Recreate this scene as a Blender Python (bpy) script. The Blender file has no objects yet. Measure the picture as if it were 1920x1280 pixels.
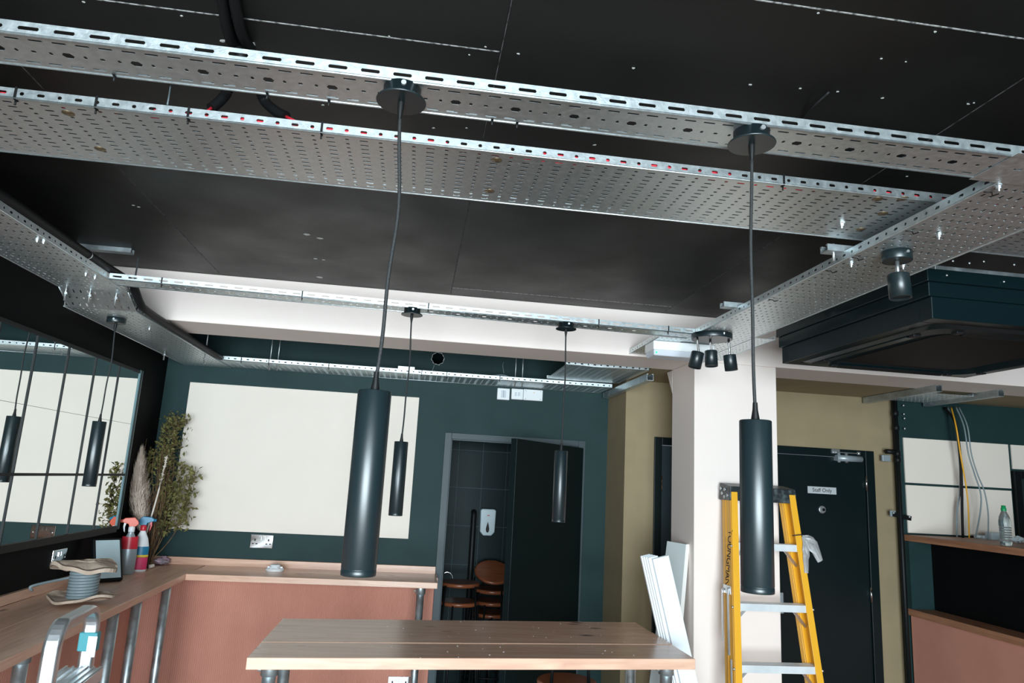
import bpy, math, random
from mathutils import Vector, Matrix
random.seed(7)
scn = bpy.context.scene
col = scn.collection
R = math.radians

# ------------------------------------------------------------------ camera
YAW, PITCH, ROLL, FPX, H = R(7.263), R(11.156), R(-3.101), 1324.8, 1.745
def cam_basis():
    f = Vector((math.sin(YAW)*math.cos(PITCH), math.cos(YAW)*math.cos(PITCH), math.sin(PITCH)))
    r = Vector((math.cos(YAW), -math.sin(YAW), 0)); d = f.cross(r)
    c, s = math.cos(ROLL), math.sin(ROLL)
    return c*r+s*d, -s*r+c*d, f
CR, CD, CF = cam_basis()
CAM = Vector((0, 0, H))
cd = bpy.data.cameras.new('camera'); cam = bpy.data.objects.new('camera', cd); col.objects.link(cam)
cd.sensor_width = 36; cd.lens = FPX*36/1920; cd.clip_start = 0.02
m = Matrix((CR, -CD, -CF)).transposed().to_4x4(); m.translation = CAM
cam.matrix_world = m
scn.camera = cam
def U(px, py, ax, val):
    """photo pixel -> point on an axis plane"""
    d = CR*((px-960)/FPX)+CD*((py-640)/FPX)+CF
    i = 'xyz'.index(ax); t = (val-CAM[i])/d[i]
    return CAM+d*t

# ------------------------------------------------------------------ world, light, exposure
w = bpy.data.worlds.new('world'); scn.world = w; w.use_nodes = True
bg = w.node_tree.nodes['Background']; bg.inputs[0].default_value = (0.72, 0.88, 1.0, 1); bg.inputs[1].default_value = 0.8
def area(name, loc, rot, sx, sy, power, colr):
    l = bpy.data.lights.new(name, 'AREA'); l.shape = 'RECTANGLE'; l.size = sx; l.size_y = sy; l.energy = power; l.color = colr
    o = bpy.data.objects.new(name, l); col.objects.link(o); o.location = loc; o.rotation_euler = rot; return o
# daylight entering by the shop windows in the front wall (behind the camera)
area('window_front_offscreen', (-0.21, -3.02, 1.425), (R(90), 0, 0), 2.8, 2.15, 600, (0.80, 0.93, 1.0))
scn.view_settings.view_transform = 'Standard'; scn.view_settings.look = 'None'
scn.view_settings.exposure = 0.0; scn.view_settings.gamma = 1.0
scn.view_settings.use_curve_mapping = False

# ------------------------------------------------------------------ materials
MATS = {}
def mat(name, c, rough=0.5, metal=0.0, c2=None, scale=8.0, detail=4.0, bump=0.0, bscale=60.0, stretch=(1, 1, 1), lo=0.35, hi=0.7,
        spec=0.5, emit=0.0, trans=0.0, rough2=None, ior=1.45, alpha=1.0, coat=0.0):
    if name in MATS: return MATS[name]
    m = bpy.data.materials.new(name); m.use_nodes = True; MATS[name] = m
    nt = m.node_tree; b = nt.nodes['Principled BSDF']
    def s(k, v):
        if k in b.inputs: b.inputs[k].default_value = v
    s('Base Color', (*c, 1)); s('Roughness', rough); s('Metallic', metal); s('Specular IOR Level', spec); s('IOR', ior)
    s('Transmission Weight', trans); s('Alpha', alpha); s('Coat Weight', coat)
    if emit: s('Emission Color', (*c, 1)); s('Emission Strength', emit)
    tc = nt.nodes.new('ShaderNodeTexCoord'); mp = nt.nodes.new('ShaderNodeMapping'); mp.inputs['Scale'].default_value = stretch
    nt.links.new(tc.outputs['Object'], mp.inputs[0])
    if c2 or rough2 is not None:
        n = nt.nodes.new('ShaderNodeTexNoise'); n.inputs['Scale'].default_value = scale; n.inputs['Detail'].default_value = detail
        nt.links.new(mp.outputs[0], n.inputs['Vector'])
        r = nt.nodes.new('ShaderNodeValToRGB'); r.color_ramp.elements[0].position = lo; r.color_ramp.elements[1].position = hi
        nt.links.new(n.outputs[0], r.inputs[0])
        if c2:
            r.color_ramp.elements[0].color = (*c, 1); r.color_ramp.elements[1].color = (*c2, 1)
            nt.links.new(r.outputs[0], b.inputs['Base Color'])
        if rough2 is not None:
            mr = nt.nodes.new('ShaderNodeMapRange'); mr.inputs[1].default_value = lo; mr.inputs[2].default_value = hi
            mr.inputs[3].default_value = rough; mr.inputs[4].default_value = rough2
            nt.links.new(n.outputs[0], mr.inputs[0]); nt.links.new(mr.outputs[0], b.inputs['Roughness'])
    if bump:
        n2 = nt.nodes.new('ShaderNodeTexNoise'); n2.inputs['Scale'].default_value = bscale; n2.inputs['Detail'].default_value = 3
        nt.links.new(mp.outputs[0], n2.inputs['Vector'])
        bp = nt.nodes.new('ShaderNodeBump'); bp.inputs['Strength'].default_value = bump; bp.inputs['Distance'].default_value = 0.01
        nt.links.new(n2.outputs[0], bp.inputs['Height']); nt.links.new(bp.outputs[0], b.inputs['Normal'])
    return m

def wood(name, ca, cb, cknot, axis='x', rough=0.45, knots=True, gs=1.0):
    if name in MATS: return MATS[name]
    m = bpy.data.materials.new(name); m.use_nodes = True; MATS[name] = m
    nt = m.node_tree; b = nt.nodes['Principled BSDF']; b.inputs['Roughness'].default_value = rough
    tc = nt.nodes.new('ShaderNodeTexCoord')
    oi = nt.nodes.new('ShaderNodeObjectInfo')
    add = nt.nodes.new('ShaderNodeVectorMath'); add.operation = 'MULTIPLY_ADD'
    cmb = nt.nodes.new('ShaderNodeCombineXYZ')
    for i in range(3): nt.links.new(oi.outputs['Random'], cmb.inputs[i])
    add.inputs[1].default_value = (9, 9, 9); nt.links.new(cmb.outputs[0], add.inputs[0]); nt.links.new(tc.outputs['Object'], add.inputs[2])
    mp = nt.nodes.new('ShaderNodeMapping'); sc = [14*gs]*3; sc['xyz'.index(axis)] = 1.0*gs; mp.inputs['Scale'].default_value = sc
    nt.links.new(add.outputs[0], mp.inputs[0])
    n = nt.nodes.new('ShaderNodeTexNoise'); n.inputs['Scale'].default_value = 2.2; n.inputs['Detail'].default_value = 8; n.inputs['Distortion'].default_value = 1.2
    nt.links.new(mp.outputs[0], n.inputs['Vector'])
    r = nt.nodes.new('ShaderNodeValToRGB'); r.color_ramp.elements[0].position = 0.3; r.color_ramp.elements[1].position = 0.72
    r.color_ramp.elements[0].color = (*ca, 1); r.color_ramp.elements[1].color = (*cb, 1); nt.links.new(n.outputs[0], r.inputs[0])
    out = r.outputs[0]
    if knots:
        mk = nt.nodes.new('ShaderNodeMapping'); sk = [9.0]*3; sk['xyz'.index(axis)] = 3.6; mk.inputs['Scale'].default_value = sk
        nt.links.new(add.outputs[0], mk.inputs[0])
        v = nt.nodes.new('ShaderNodeTexVoronoi'); v.inputs['Scale'].default_value = 1.0; nt.links.new(mk.outputs[0], v.inputs['Vector'])
        r2 = nt.nodes.new('ShaderNodeValToRGB'); r2.color_ramp.elements[0].position = 0.05; r2.color_ramp.elements[1].position = 0.16
        r2.color_ramp.elements[0].color = (1, 1, 1, 1); r2.color_ramp.elements[1].color = (0, 0, 0, 1); nt.links.new(v.outputs['Distance'], r2.inputs[0])
        mx = nt.nodes.new('ShaderNodeMixRGB'); mx.inputs[2].default_value = (*cknot, 1)
        nt.links.new(r2.outputs[0], mx.inputs[0]); nt.links.new(out, mx.inputs[1]); out = mx.outputs[0]
    nt.links.new(out, b.inputs['Base Color'])
    bp = nt.nodes.new('ShaderNodeBump'); bp.inputs['Strength'].default_value = 0.08; bp.inputs['Distance'].default_value = 0.005
    nt.links.new(n.outputs[0], bp.inputs['Height']); nt.links.new(bp.outputs[0], b.inputs['Normal'])
    return m

GALV = mat('galvanised_steel', (0.60, 0.665, 0.68), 0.38, 0.92, c2=(0.70, 0.76, 0.77), scale=70, detail=4, rough2=0.46, bump=0.04, bscale=220)
GALVD = mat('galvanised_tube', (0.42, 0.47, 0.49), 0.38, 0.9, c2=(0.60, 0.66, 0.68), scale=20, detail=5, rough2=0.55)
ZINC = mat('bright_zinc', (0.55, 0.58, 0.59), 0.42, 0.9)
BRASS = mat('bronze_washer', (0.25, 0.19, 0.12), 0.45, 0.9)
CHROME = mat('chrome', (0.8, 0.8, 0.8), 0.08, 1.0)
TREAD = mat('worn_aluminium_tread', (0.66, 0.70, 0.72), 0.45, 0.25, c2=(0.78, 0.81, 0.82), scale=12)
ALU = mat('aluminium', (0.68, 0.71, 0.73), 0.28, 0.95, c2=(0.78, 0.80, 0.82), scale=14, rough2=0.42)
CEIL = mat('ceiling_black_paint', (0.0060, 0.0056, 0.0052), 0.42, c2=(0.0100, 0.0092, 0.0082), spec=.4, scale=3, bump=0.03, bscale=90, rough2=0.55)
JOINT = mat('joint_plaster', (0.45, 0.45, 0.43), 0.8, c2=(0.10, 0.10, 0.10), scale=60, lo=0.45, hi=0.6)
JOINTD = mat('joint_dark', (0.10, 0.10, 0.10), 0.8, c2=(0.02, 0.02, 0.02), scale=30, lo=0.45, hi=0.6)
FLECK = mat('chipped_plaster', (0.5, 0.5, 0.48), 0.8)
TEAL = mat('teal_black_paint', (0.0120, 0.0355, 0.0365), 0.62, spec=.3, c2=(0.0165, 0.0445, 0.0455), scale=4, bump=0.02, bscale=150)
BLACKW = mat('black_wall_paint', (0.0025, 0.0026, 0.003), 0.65, c2=(0.0035, 0.0035, 0.004), scale=5, spec=.15)
CREAM = mat('cream_paint', (0.86, 0.77, 0.68), 0.75, c2=(0.88, 0.79, 0.70), scale=3, bump=0.02, bscale=200)
PINKW = mat('offwhite_paint', (0.86, 0.755, 0.70), 0.75, c2=(0.88, 0.775, 0.715), scale=2.5, bump=0.03, bscale=120)
TAN = mat('tan_paint', (0.30, 0.235, 0.138), 0.8, c2=(0.33, 0.258, 0.152), scale=6, bump=0.02, bscale=150)
FLOOR = wood('floor_boards', (0.13, 0.095, 0.07), (0.23, 0.165, 0.12), (0.05, 0.03, 0.02), 'y', 0.5)
RIB = mat('terracotta_paint', (0.56, 0.245, 0.175), 0.6, c2=(0.62, 0.275, 0.20), scale=4)
WOODX = wood('redwood_board_x', (0.62, 0.36, 0.255), (0.84, 0.54, 0.39), (0.10, 0.045, 0.028), 'x', 0.27)
WOODY = wood('redwood_board_y', (0.62, 0.36, 0.255), (0.84, 0.54, 0.39), (0.16, 0.07, 0.035), 'y', 0.36)
WOODD = wood('stained_shelf', (0.28, 0.12, 0.065), (0.46, 0.22, 0.12), (0.12, 0.04, 0.02), 'y', 0.5)
STOOLW = wood('stool_seat_wood', (0.17, 0.050, 0.022), (0.27, 0.085, 0.036), (0.15, 0.05, 0.02), 'x', 0.3, knots=False)
BLK = mat('black_powder_coat', (0.0065, 0.0150, 0.0180), 0.36, spec=.85, c2=(0.0075, 0.0165, 0.0195), scale=200, bump=0.02, bscale=700)
BLKM = mat('black_metal', (0.005, 0.0065, 0.007), 0.5, spec=.3)
BLKP = mat('black_plastic', (0.006, 0.0065, 0.007), 0.5, spec=.35)
RUB = mat('black_rubber', (0.006, 0.006, 0.0065), 0.6, spec=.3)
CORD = mat('braided_black_cord', (0.02, 0.022, 0.023), 0.6, bump=0.3, bscale=500)
ACB = mat('black_ac_paint', (0.0022, 0.0085, 0.0105), 0.32, spec=.3)
ACG = mat('black_ac_grille', (0.003, 0.003, 0.003), 0.6, spec=.2)
DOORP = mat('door_black_paint', (0.0025, 0.0085, 0.0095), 0.38, c2=(0.0035, 0.0105, 0.0115), scale=3, spec=.35)
FRAMEP = mat('frame_slate_paint', (0.034, 0.055, 0.064), 0.45, spec=.4)
MFRAME = mat('mirror_frame_teal', (0.10, 0.19, 0.21), 0.4)  # lighter teal for the side strip; the rest of the frame is black
MIRROR = mat('mirror_glass', (0.93, 0.95, 0.94), 0.012, 1.0)
WHITE = mat('white_plastic', (0.83, 0.85, 0.86), 0.4)
WHITEG = mat('white_pvc', (0.80, 0.84, 0.87), 0.3)
YEL = mat('yellow_fibreglass', (0.82, 0.40, 0.022), 0.42, c2=(0.88, 0.46, 0.035), scale=5, stretch=(1, 1, 0.3))
TILE = mat('black_tile', (0.003, 0.012, 0.014), 0.42, spec=.12, c2=(0.006, 0.018, 0.02), scale=2)
GROUT = mat('tile_grout', (0.10, 0.15, 0.155), 0.8, spec=.1)
PBOARD = mat('plasterboard_grey', (0.33, 0.36, 0.36), 0.8, c2=(0.38, 0.41, 0.41), scale=3)
GYPS = mat('gypsum_edge', (0.82, 0.80, 0.77), 0.85)
GREYC = mat('grey_cable', (0.22, 0.27, 0.29), 0.45)
YELC = mat('yellow_cable', (0.85, 0.42, 0.03), 0.45)
REDC = mat('red_cable', (0.75, 0.03, 0.05), 0.45)
CARD = mat('torn_board', (0.42, 0.31, 0.235), 0.85, c2=(0.55, 0.43, 0.34), scale=14, bump=0.5, bscale=40)
RED = mat('red_plastic', (0.62, 0.03, 0.05), 0.3)
ORANGE = mat('coral_plastic', (0.85, 0.16, 0.10), 0.35)
BLUE = mat('blue_plastic', (0.02, 0.20, 0.36), 0.35)
SILV = mat('silver_plastic', (0.36, 0.42, 0.45), 0.35, 0.3)
PINK = mat('pink_label', (0.75, 0.05, 0.16), 0.5)
YLAB = mat('yellow_label', (0.85, 0.6, 0.05), 0.5)
LEDW = mat('floodlight_glass', (0.55, 0.68, 0.72), 0.35)
LEAF = mat('dried_olive_leaf', (0.075, 0.068, 0.020), 0.7, c2=(0.24, 0.22, 0.07), scale=22)
TWIG = mat('brown_twig', (0.12, 0.065, 0.03), 0.8, c2=(0.22, 0.13, 0.06), scale=30)
TWIGD = mat('dark_twig', (0.03, 0.02, 0.016), 0.8)
PAMPAS = mat('pampas_fluff', (0.78, 0.63, 0.52), 0.9, c2=(0.90, 0.77, 0.66), scale=40)
STALK = mat('bleached_stalk', (0.80, 0.71, 0.62), 0.8)
PET = mat('clear_plastic', (0.80, 0.93, 0.95), 0.08, trans=0.92, ior=1.25)
WATER = mat('water', (0.9, 0.97, 0.98), 0.02, trans=1.0, ior=1.33)
GREENP = mat('green_cap', (0.01, 0.30, 0.10), 0.35)
BAG = mat('grey_polythene', (0.42, 0.42, 0.42), 0.35, trans=0.35, c2=(0.55, 0.55, 0.55), scale=20)
BAGP = mat('pink_wrapper', (0.55, 0.32, 0.42), 0.3, c2=(0.3, 0.28, 0.3), scale=30)
TAPE = mat('clear_tape', (0.62, 0.72, 0.76), 0.2, trans=0.4)
LED = mat('green_led', (0.02, 0.9, 0.15), 0.5, emit=3.0)
SIGN = mat('brushed_sign', (0.66, 0.70, 0.72), 0.35, 0.25)
INK = mat('black_ink', (0.01, 0.01, 0.012), 0.6)
GREENL = mat('green_label', (0.03, 0.16, 0.09), 0.6)
LENS = mat('lamp_lens', (0.75, 0.73, 0.70), 0.25)
GLASSD = mat('dark_glass', (0.02, 0.03, 0.03), 0.08)

# ------------------------------------------------------------------ mesh building
def base_axes(d):
    d = Vector(d).normalized(); a = Vector((0, 0, 1)) if abs(d.z) < 0.9 else Vector((1, 0, 0))
    u = d.cross(a).normalized(); return u, d.cross(u).normalized(), d
class MB:
    def __init__(s): s.v = []; s.f = []; s.sm = []
    def face(s, idx, smooth=False): s.f.append(tuple(idx)); s.sm.append(smooth)
    def quad(s, a, b, c, d, smooth=False):
        n = len(s.v); s.v += [Vector(p) for p in (a, b, c, d)]; s.face((n, n+1, n+2, n+3), smooth)
    def hexa(s, p):   # 8 corners: bottom 4 ccw, top 4 ccw
        n = len(s.v); s.v += [Vector(q) for q in p]
        for q in ((3, 2, 1, 0), (4, 5, 6, 7), (0, 1, 5, 4), (1, 2, 6, 5), (2, 3, 7, 6), (3, 0, 4, 7)): s.face([n+i for i in q])
        return s
    def box(s, a, b):
        x0, x1 = sorted((a[0], b[0])); y0, y1 = sorted((a[1], b[1])); z0, z1 = sorted((a[2], b[2]))
        return s.hexa([(x0, y0, z0), (x1, y0, z0), (x1, y1, z0), (x0, y1, z0), (x0, y0, z1), (x1, y0, z1), (x1, y1, z1), (x0, y1, z1)])
    def bar(s, p0, p1, w, h, up=(0, 0, 1), off=(0, 0)):
        """box section w (sideways) x h (along up) from p0 to p1, centred plus off"""
        p0 = Vector(p0); p1 = Vector(p1); d = (p1-p0).normalized(); sd = d.cross(Vector(up)).normalized(); u = sd.cross(d).normalized()
        c = []
        for p in (p0, p1):
            for a, b in ((-1, -1), (1, -1), (1, 1), (-1, 1)): c.append(p+sd*(a*w/2+off[0])+u*(b*h/2+off[1]))
        return s.hexa(c)
    def cyl(s, p0, p1, r0, r1=None, n=16, caps=True, smooth=True):
        r1 = r0 if r1 is None else r1; p0 = Vector(p0); p1 = Vector(p1); u, v, d = base_axes(p1-p0); k = len(s.v)
        for p, r in ((p0, r0), (p1, r1)):
            for i in range(n):
                a = 2*math.pi*i/n; s.v.append(p+(u*math.cos(a)+v*math.sin(a))*r)
        for i in range(n): s.face((k+i, k+(i+1) % n, k+n+(i+1) % n, k+n+i), smooth)
        if caps: s.face([k+i for i in range(n)][::-1]); s.face([k+n+i for i in range(n)])
        return s
    def tube(s, pts, r, n=8, caps=True):
        pts = [Vector(p) for p in pts]; k = len(s.v); u = None
        rs = r if isinstance(r, (list, tuple)) else [r]*len(pts)
        for i, p in enumerate(pts):
            d = (pts[min(i+1, len(pts)-1)]-pts[max(i-1, 0)]).normalized()
            if u is None: u, v, _ = base_axes(d)
            else:
                u = (u-d*u.dot(d)).normalized(); v = d.cross(u)
            for j in range(n):
                a = 2*math.pi*j/n; s.v.append(p+(u*math.cos(a)+v*math.sin(a))*rs[i])
        for i in range(len(pts)-1):
            for j in range(n): s.face((k+i*n+j, k+i*n+(j+1) % n, k+(i+1)*n+(j+1) % n, k+(i+1)*n+j), True)
        if caps: s.face([k+j for j in range(n)][::-1]); s.face([k+(len(pts)-1)*n+j for j in range(n)])
        return s
    def lathe(s, prof, o=(0, 0, 0), n=24, ax=(0, 0, 1), flat=False):
        """prof: (radius, height) list"""
        o = Vector(o); u, v, d = base_axes(ax); k = len(s.v)
        for r, h in prof:
            for j in range(n):
                a = 2*math.pi*j/n; s.v.append(o+d*h+(u*math.cos(a)+v*math.sin(a))*max(r, 1e-5))
        for i in range(len(prof)-1):
            sm = not flat and abs(prof[i+1][1]-prof[i][1]) > 1e-6
            for j in range(n): s.face((k+i*n+j, k+i*n+(j+1) % n, k+(i+1)*n+(j+1) % n, k+(i+1)*n+j), sm)
        return s
    def prism(s, poly, ext):
        ext = Vector(ext); n = len(poly); k = len(s.v)
        s.v += [Vector(p) for p in poly]+[Vector(p)+ext for p in poly]
        s.face(list(range(k, k+n))[::-1]); s.face(range(k+n, k+2*n))
        for i in range(n): s.face((k+i, k+(i+1) % n, k+n+(i+1) % n, k+n+i))
        return s
    def strip(s, o, u, v, L, W, pitch, hole, solid=False):
        """plate strip L (along u) x W (along v) of cells, hole(i) -> (length, width) or None"""
        o = Vector(o); u = Vector(u).normalized(); v = Vector(v).normalized()
        if solid or hole is None:
            s.quad(o, o+u*L, o+u*L+v*W, o+v*W); return s
        n = max(1, round(L/pitch)); p = L/n
        for i in range(n):
            c = o+u*(p*(i+0.5))+v*(W/2); h = hole(i)
            a, b = p/2, W/2
            if not h:
                s.quad(c-u*a-v*b, c+u*a-v*b, c+u*a+v*b, c-u*a+v*b); continue
            hl, hw = h[0]/2, h[1]/2; e = max(hl-hw*0.62, hl*0.55)
            out = [(a, 0), (a, b), (0, b), (-a, b), (-a, 0), (-a, -b), (0, -b), (a, -b)]
            inn = [(hl, 0), (e, hw), (0, hw), (-e, hw), (-hl, 0), (-e, -hw), (0, -hw), (e, -hw)]
            k = len(s.v)
            s.v += [c+u*x+v*y for x, y in out]+[c+u*x+v*y for x, y in inn]
            for j in range(8): s.face((k+j, k+(j+1) % 8, k+8+(j+1) % 8, k+8+j))
        return s
    def build(s, name, material, parent=None, bevel=0.0, solid=0.0, seg=2, origin=None, top=None):
        me = bpy.data.meshes.new(name)
        if origin is None:
            xs = [p.x for p in s.v]; ys = [p.y for p in s.v]; zs = [p.z for p in s.v]
            origin = Vector(((min(xs)+max(xs))/2, (min(ys)+max(ys))/2, min(zs)))
        origin = Vector(origin)
        me.from_pydata([tuple(p-origin) for p in s.v], [], s.f); me.update()
        me.polygons.foreach_set('use_smooth', s.sm)
        me.materials.append(material)
        if top is not None:
            me.materials.append(top)
            for p in me.polygons:
                if abs(p.normal.z) > .9: p.material_index = 1
        o = bpy.data.objects.new(name, me); col.objects.link(o)
        o.location = origin
        if parent is not None:
            o.parent = parent; o.location = origin-world_loc(parent)
        if bevel:
            b = o.modifiers.new('bevel', 'BEVEL'); b.width = bevel; b.segments = seg; b.limit_method = 'ANGLE'; b.angle_limit = R(40)
        if solid:
            b = o.modifiers.new('solid', 'SOLIDIFY'); b.thickness = solid; b.offset = 0
        return o
def world_loc(o):
    p = Vector(o.location)
    while o.parent: o = o.parent; p = p+Vector(o.location)
    return p
def thing(name, label, cat, loc=(0, 0, 0), group=None):
    o = bpy.data.objects.new(name, None); col.objects.link(o); o.location = loc; o.empty_display_size = 0.05
    return tag(o, label, cat, group)
def tag(o, label, cat, group=None):
    o['label'] = label; o['category'] = cat
    if group: o['group'] = group
    return o
def struct(o, label=None):
    o['kind'] = 'structure'
    if label: o['label'] = label
    return o
def sempty(name, loc, label=None):
    o = bpy.data.objects.new(name, None); col.objects.link(o); o.location = loc; o.empty_display_size = 0.05
    return struct(o, label)
def copy_tree(o, parent=None):
    c = o.copy(); col.objects.link(c); c.parent = parent
    for ch in list(o.children): copy_tree(ch, c)
    return c
def text_mesh(name, body, size, loc, xdir, ydir, material, parent, extrude=0.0004, align='CENTER', spacing=1.0):
    cu = bpy.data.curves.new('txt', 'FONT'); cu.body = body; cu.size = size; cu.extrude = extrude; cu.align_x = align; cu.align_y = 'CENTER'; cu.space_character = spacing
    t = bpy.data.objects.new('txt', cu); col.objects.link(t)
    bpy.context.view_layer.update()
    me = bpy.data.meshes.new_from_object(t.evaluated_get(bpy.context.evaluated_depsgraph_get()))
    bpy.data.objects.remove(t); me.materials.clear(); me.materials.append(material)
    o = bpy.data.objects.new(name, me); col.objects.link(o)
    x = Vector(xdir).normalized(); y = Vector(ydir).normalized(); z = x.cross(y)
    mm = Matrix((x, y, z)).transposed().to_4x4(); mm.translation = Vector(loc)-(world_loc(parent) if parent else Vector())
    o.parent = parent; o.matrix_basis = mm
    return o
def curve_pts(pts, n=24):
    """Catmull-Rom through pts"""
    P = [Vector(p) for p in pts]; P = [P[0]*2-P[1]]+P+[P[-1]*2-P[-2]]; out = []
    per = max(2, n//(len(P)-3))
    for i in range(1, len(P)-2):
        for k in range(per):
            t = k/per; a, b, c, d = P[i-1:i+3]
            out.append(0.5*((2*b)+(c-a)*t+(2*a-5*b+4*c-d)*t*t+(-a+3*b-3*c+d)*t**3))
    out.append(P[-2]); return out

# ------------------------------------------------------------------ the setting
XL, YB, ZC = -1.735, 5.10, 2.72          # left wall, back wall, ceiling
XR, YF = 5.2, -3.00                      # right wall, front (window) wall
YT, XT = 4.65, 1.396                     # tan wall plane and its left end
BY0, BY1, BZ = 3.74, 4.09, 2.46          # dropped beam
CX0, CX1 = 1.515, 2.0                    # column
struct(MB().box((XL-.1, YF-.1, -.06), (XR+.1, 7.0, 0)).build('floor', FLOOR), 'dark boarded floor of the bar room')
ceil = struct(MB().box((XL-.1, YF-.1, ZC+.012), (XR+.1, 7.0, ZC+.10)).build('ceiling', BLACKW), 'black painted plasterboard ceiling')
xs = [XL]+[0.126+1.2*k for k in range(-1, 5)]+[XR]
for i in range(len(xs)-1):
    y0 = [1.477, 1.477, 1.19, 1.60, 1.19, 1.477, 1.19][i]
    cuts = [YF]+[y for y in (y0-2.4, y0, y0+2.4) if YF+.2 < y < BY0-.1]+[BY0]+[YB]
    for a, b in zip(cuts[:-1], cuts[1:]):
        MB().box((xs[i]+.002, a+.002, ZC), (xs[i+1]-.002, b-.002, ZC+.012)).build('ceiling_board', CEIL, ceil)
    for y in cuts[1:-2]:
        MB().box((xs[i]+.004, y-.0018, ZC-.0006), (xs[i+1]-.004, y+.0018, ZC+.004)).build('joint_line', JOINT, ceil)
    if i: MB().box((xs[i]-.0012, YF, ZC-.0006), (xs[i]+.0012, BY0, ZC+.004)).build('joint_line', JOINTD, ceil)
fl = MB()   # flecks where screws chipped the paint
for px, py, s in [(157,4,3),(340,30,3),(418,77,5),(474,82,5),(730,68,2),(880,103,2),(910,88,2),(972,101,3),(1188,128,3),(1407,159,3),(1501,166,2.5),(1570,172,3),(1655,184,3),(1652,110,2.5),(1698,116,2),(1534,25,3),(1753,60,3),(1815,195,3.5),(1826,193,3),(813,240,3),(875,240,2),(1115,272,3),(575,440,6),(600,447,5),(592,485,3),(606,487,3),(600,520,5),(1700,331,2.5),(605,197,2.5),(250,385,2),(260,388,2)]:
    p = U(px, py, 'z', ZC-.0012); k = p.y/1325*s
    n = len(fl.v); m_ = 7
    for j in range(m_):
        a = 2*math.pi*j/m_; rr = k*random.uniform(.5, 1.1); fl.v.append(p+Vector((rr*math.cos(a)*1.4, rr*math.sin(a), 0)))
    fl.face(range(n, n+m_))
o = fl.build('paint_chips', FLECK, ceil, solid=.001); o['kind'] = 'stuff'
struct(MB().box((XL-.1, YF, 0), (XL, YB, ZC)).build('wall_left', BLACKW), 'black painted left side wall')
# back wall with the toilet door opening
DX0, DX1, DZ = 0.235, 1.20, 2.03
hp = U(821, 672, 'y', YB)
HQ = .075
wb = MB().box((XL, YB, 0), (hp.x-HQ, YB+.1, ZC)).box((hp.x+HQ, YB, 0), (DX0, YB+.1, ZC)).box((hp.x-HQ, YB, 0), (hp.x+HQ, YB+.1, hp.z-HQ)).box((hp.x-HQ, YB, hp.z+HQ), (hp.x+HQ, YB+.1, ZC))
hr = [.043*(1+.07*math.sin(j*2.1)) for j in range(24)]
sq, ci, cb = [], [], []
for j in range(24):
    a = 2*math.pi*j/24; c_, s_ = math.cos(a), math.sin(a); k = HQ/max(abs(c_), abs(s_))
    sq.append(Vector((hp.x+c_*k, YB, hp.z+s_*k))); ci.append(Vector((hp.x+c_*hr[j], YB, hp.z+s_*hr[j]))); cb.append(Vector((hp.x+c_*hr[j], YB+.50, hp.z+s_*hr[j])))
k0 = len(wb.v); wb.v += sq+ci+cb
for j in range(24):
    n_ = (j+1) % 24; wb.face((k0+j, k0+n_, k0+24+n_, k0+24+j)); wb.face((k0+24+j, k0+24+n_, k0+48+n_, k0+48+j))
wb.face([k0+48+j for j in range(24)])
wb.box((DX0, YB, DZ), (DX1, YB+.1, ZC)).box((DX1, YB, 0), (XT, YB+.1, ZC))
wbo = struct(wb.build('wall_back', TEAL), 'teal-black painted back wall behind the counter')
struct(MB().box((XT, YT, 0), (XT+.08, YB+.1, ZC)).build('wall_return', TAN), 'narrow tan return wall beside the open door')
S0, S1, SZ = 2.27, 3.15, 2.045           # staff door opening
B0, B1 = 1.63, 2.18                      # other door opening behind the column
wt = MB().box((XT+.08, YT, 0), (B0, YT+.1, ZC)).box((B0, YT, SZ), (B1, YT+.1, ZC)).box((B1, YT, 0), (S0, YT+.1, ZC)).box((S0, YT, SZ), (S1, YT+.1, ZC)).box((S1, YT, 0), (3.36, YT+.1, ZC))
struct(wt.build('wall_rear_tan', TAN), 'tan painted wall with the staff door')
struct(MB().box((XT, BY1, BZ+.004), (XR, YT+.02, BZ+.05)).build('ceiling_rear', TAN), 'low tan ceiling behind the beam')
struct(MB().box((3.36, YT-.05, 0), (XR, YT+.1, ZC)).build('wall_bar', TEAL), 'dark wall behind the bar carrying cream panels')
struct(MB().box((XR, YF, 0), (XR+.1, 7, ZC)).build('wall_right', BLACKW), 'black right side wall')
struct(MB().box((XL, BY0, BZ), (XR, BY1, ZC)).build('ceiling_beam', PINKW, bevel=.004), 'off-white dropped beam across the ceiling')
cm = MB().box((CX0, BY0+.002, 0), (CX1, BY1, BZ)); cm.prism([(CX0, BY1, BZ), (CX0, BY1+.10, BZ), (CX0, BY1, BZ-.15)], (.12, 0, 0))
struct(cm.build('column', PINKW, bevel=.004), 'off-white square column under the beam')
# front wall with two shop windows (behind the camera)
wf = MB()
for a, b in (((XL, 0), (-1.66, ZC)), ((1.24, 0), (XR, ZC)), ((-1.66, 0), (1.24, .3)), ((-1.66, 2.55), (1.24, ZC))):
    wf.box((a[0], YF-.1, a[1]), (b[0], YF, b[1]))
struct(wf.build('wall_front', BLACKW), 'black front wall around the shop window')
a, b = -1.66, 1.24
f = MB().box((a, YF-.07, .3), (a+.05, YF-.03, 2.55)).box((b-.05, YF-.07, .3), (b, YF-.03, 2.55)).box((a, YF-.07, .3), (b, YF-.03, .35)).box((a, YF-.07, 2.50), (b, YF-.03, 2.55))
struct(f.build('window_1', BLKM), 'black framed shop window of the front wall')
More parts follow.
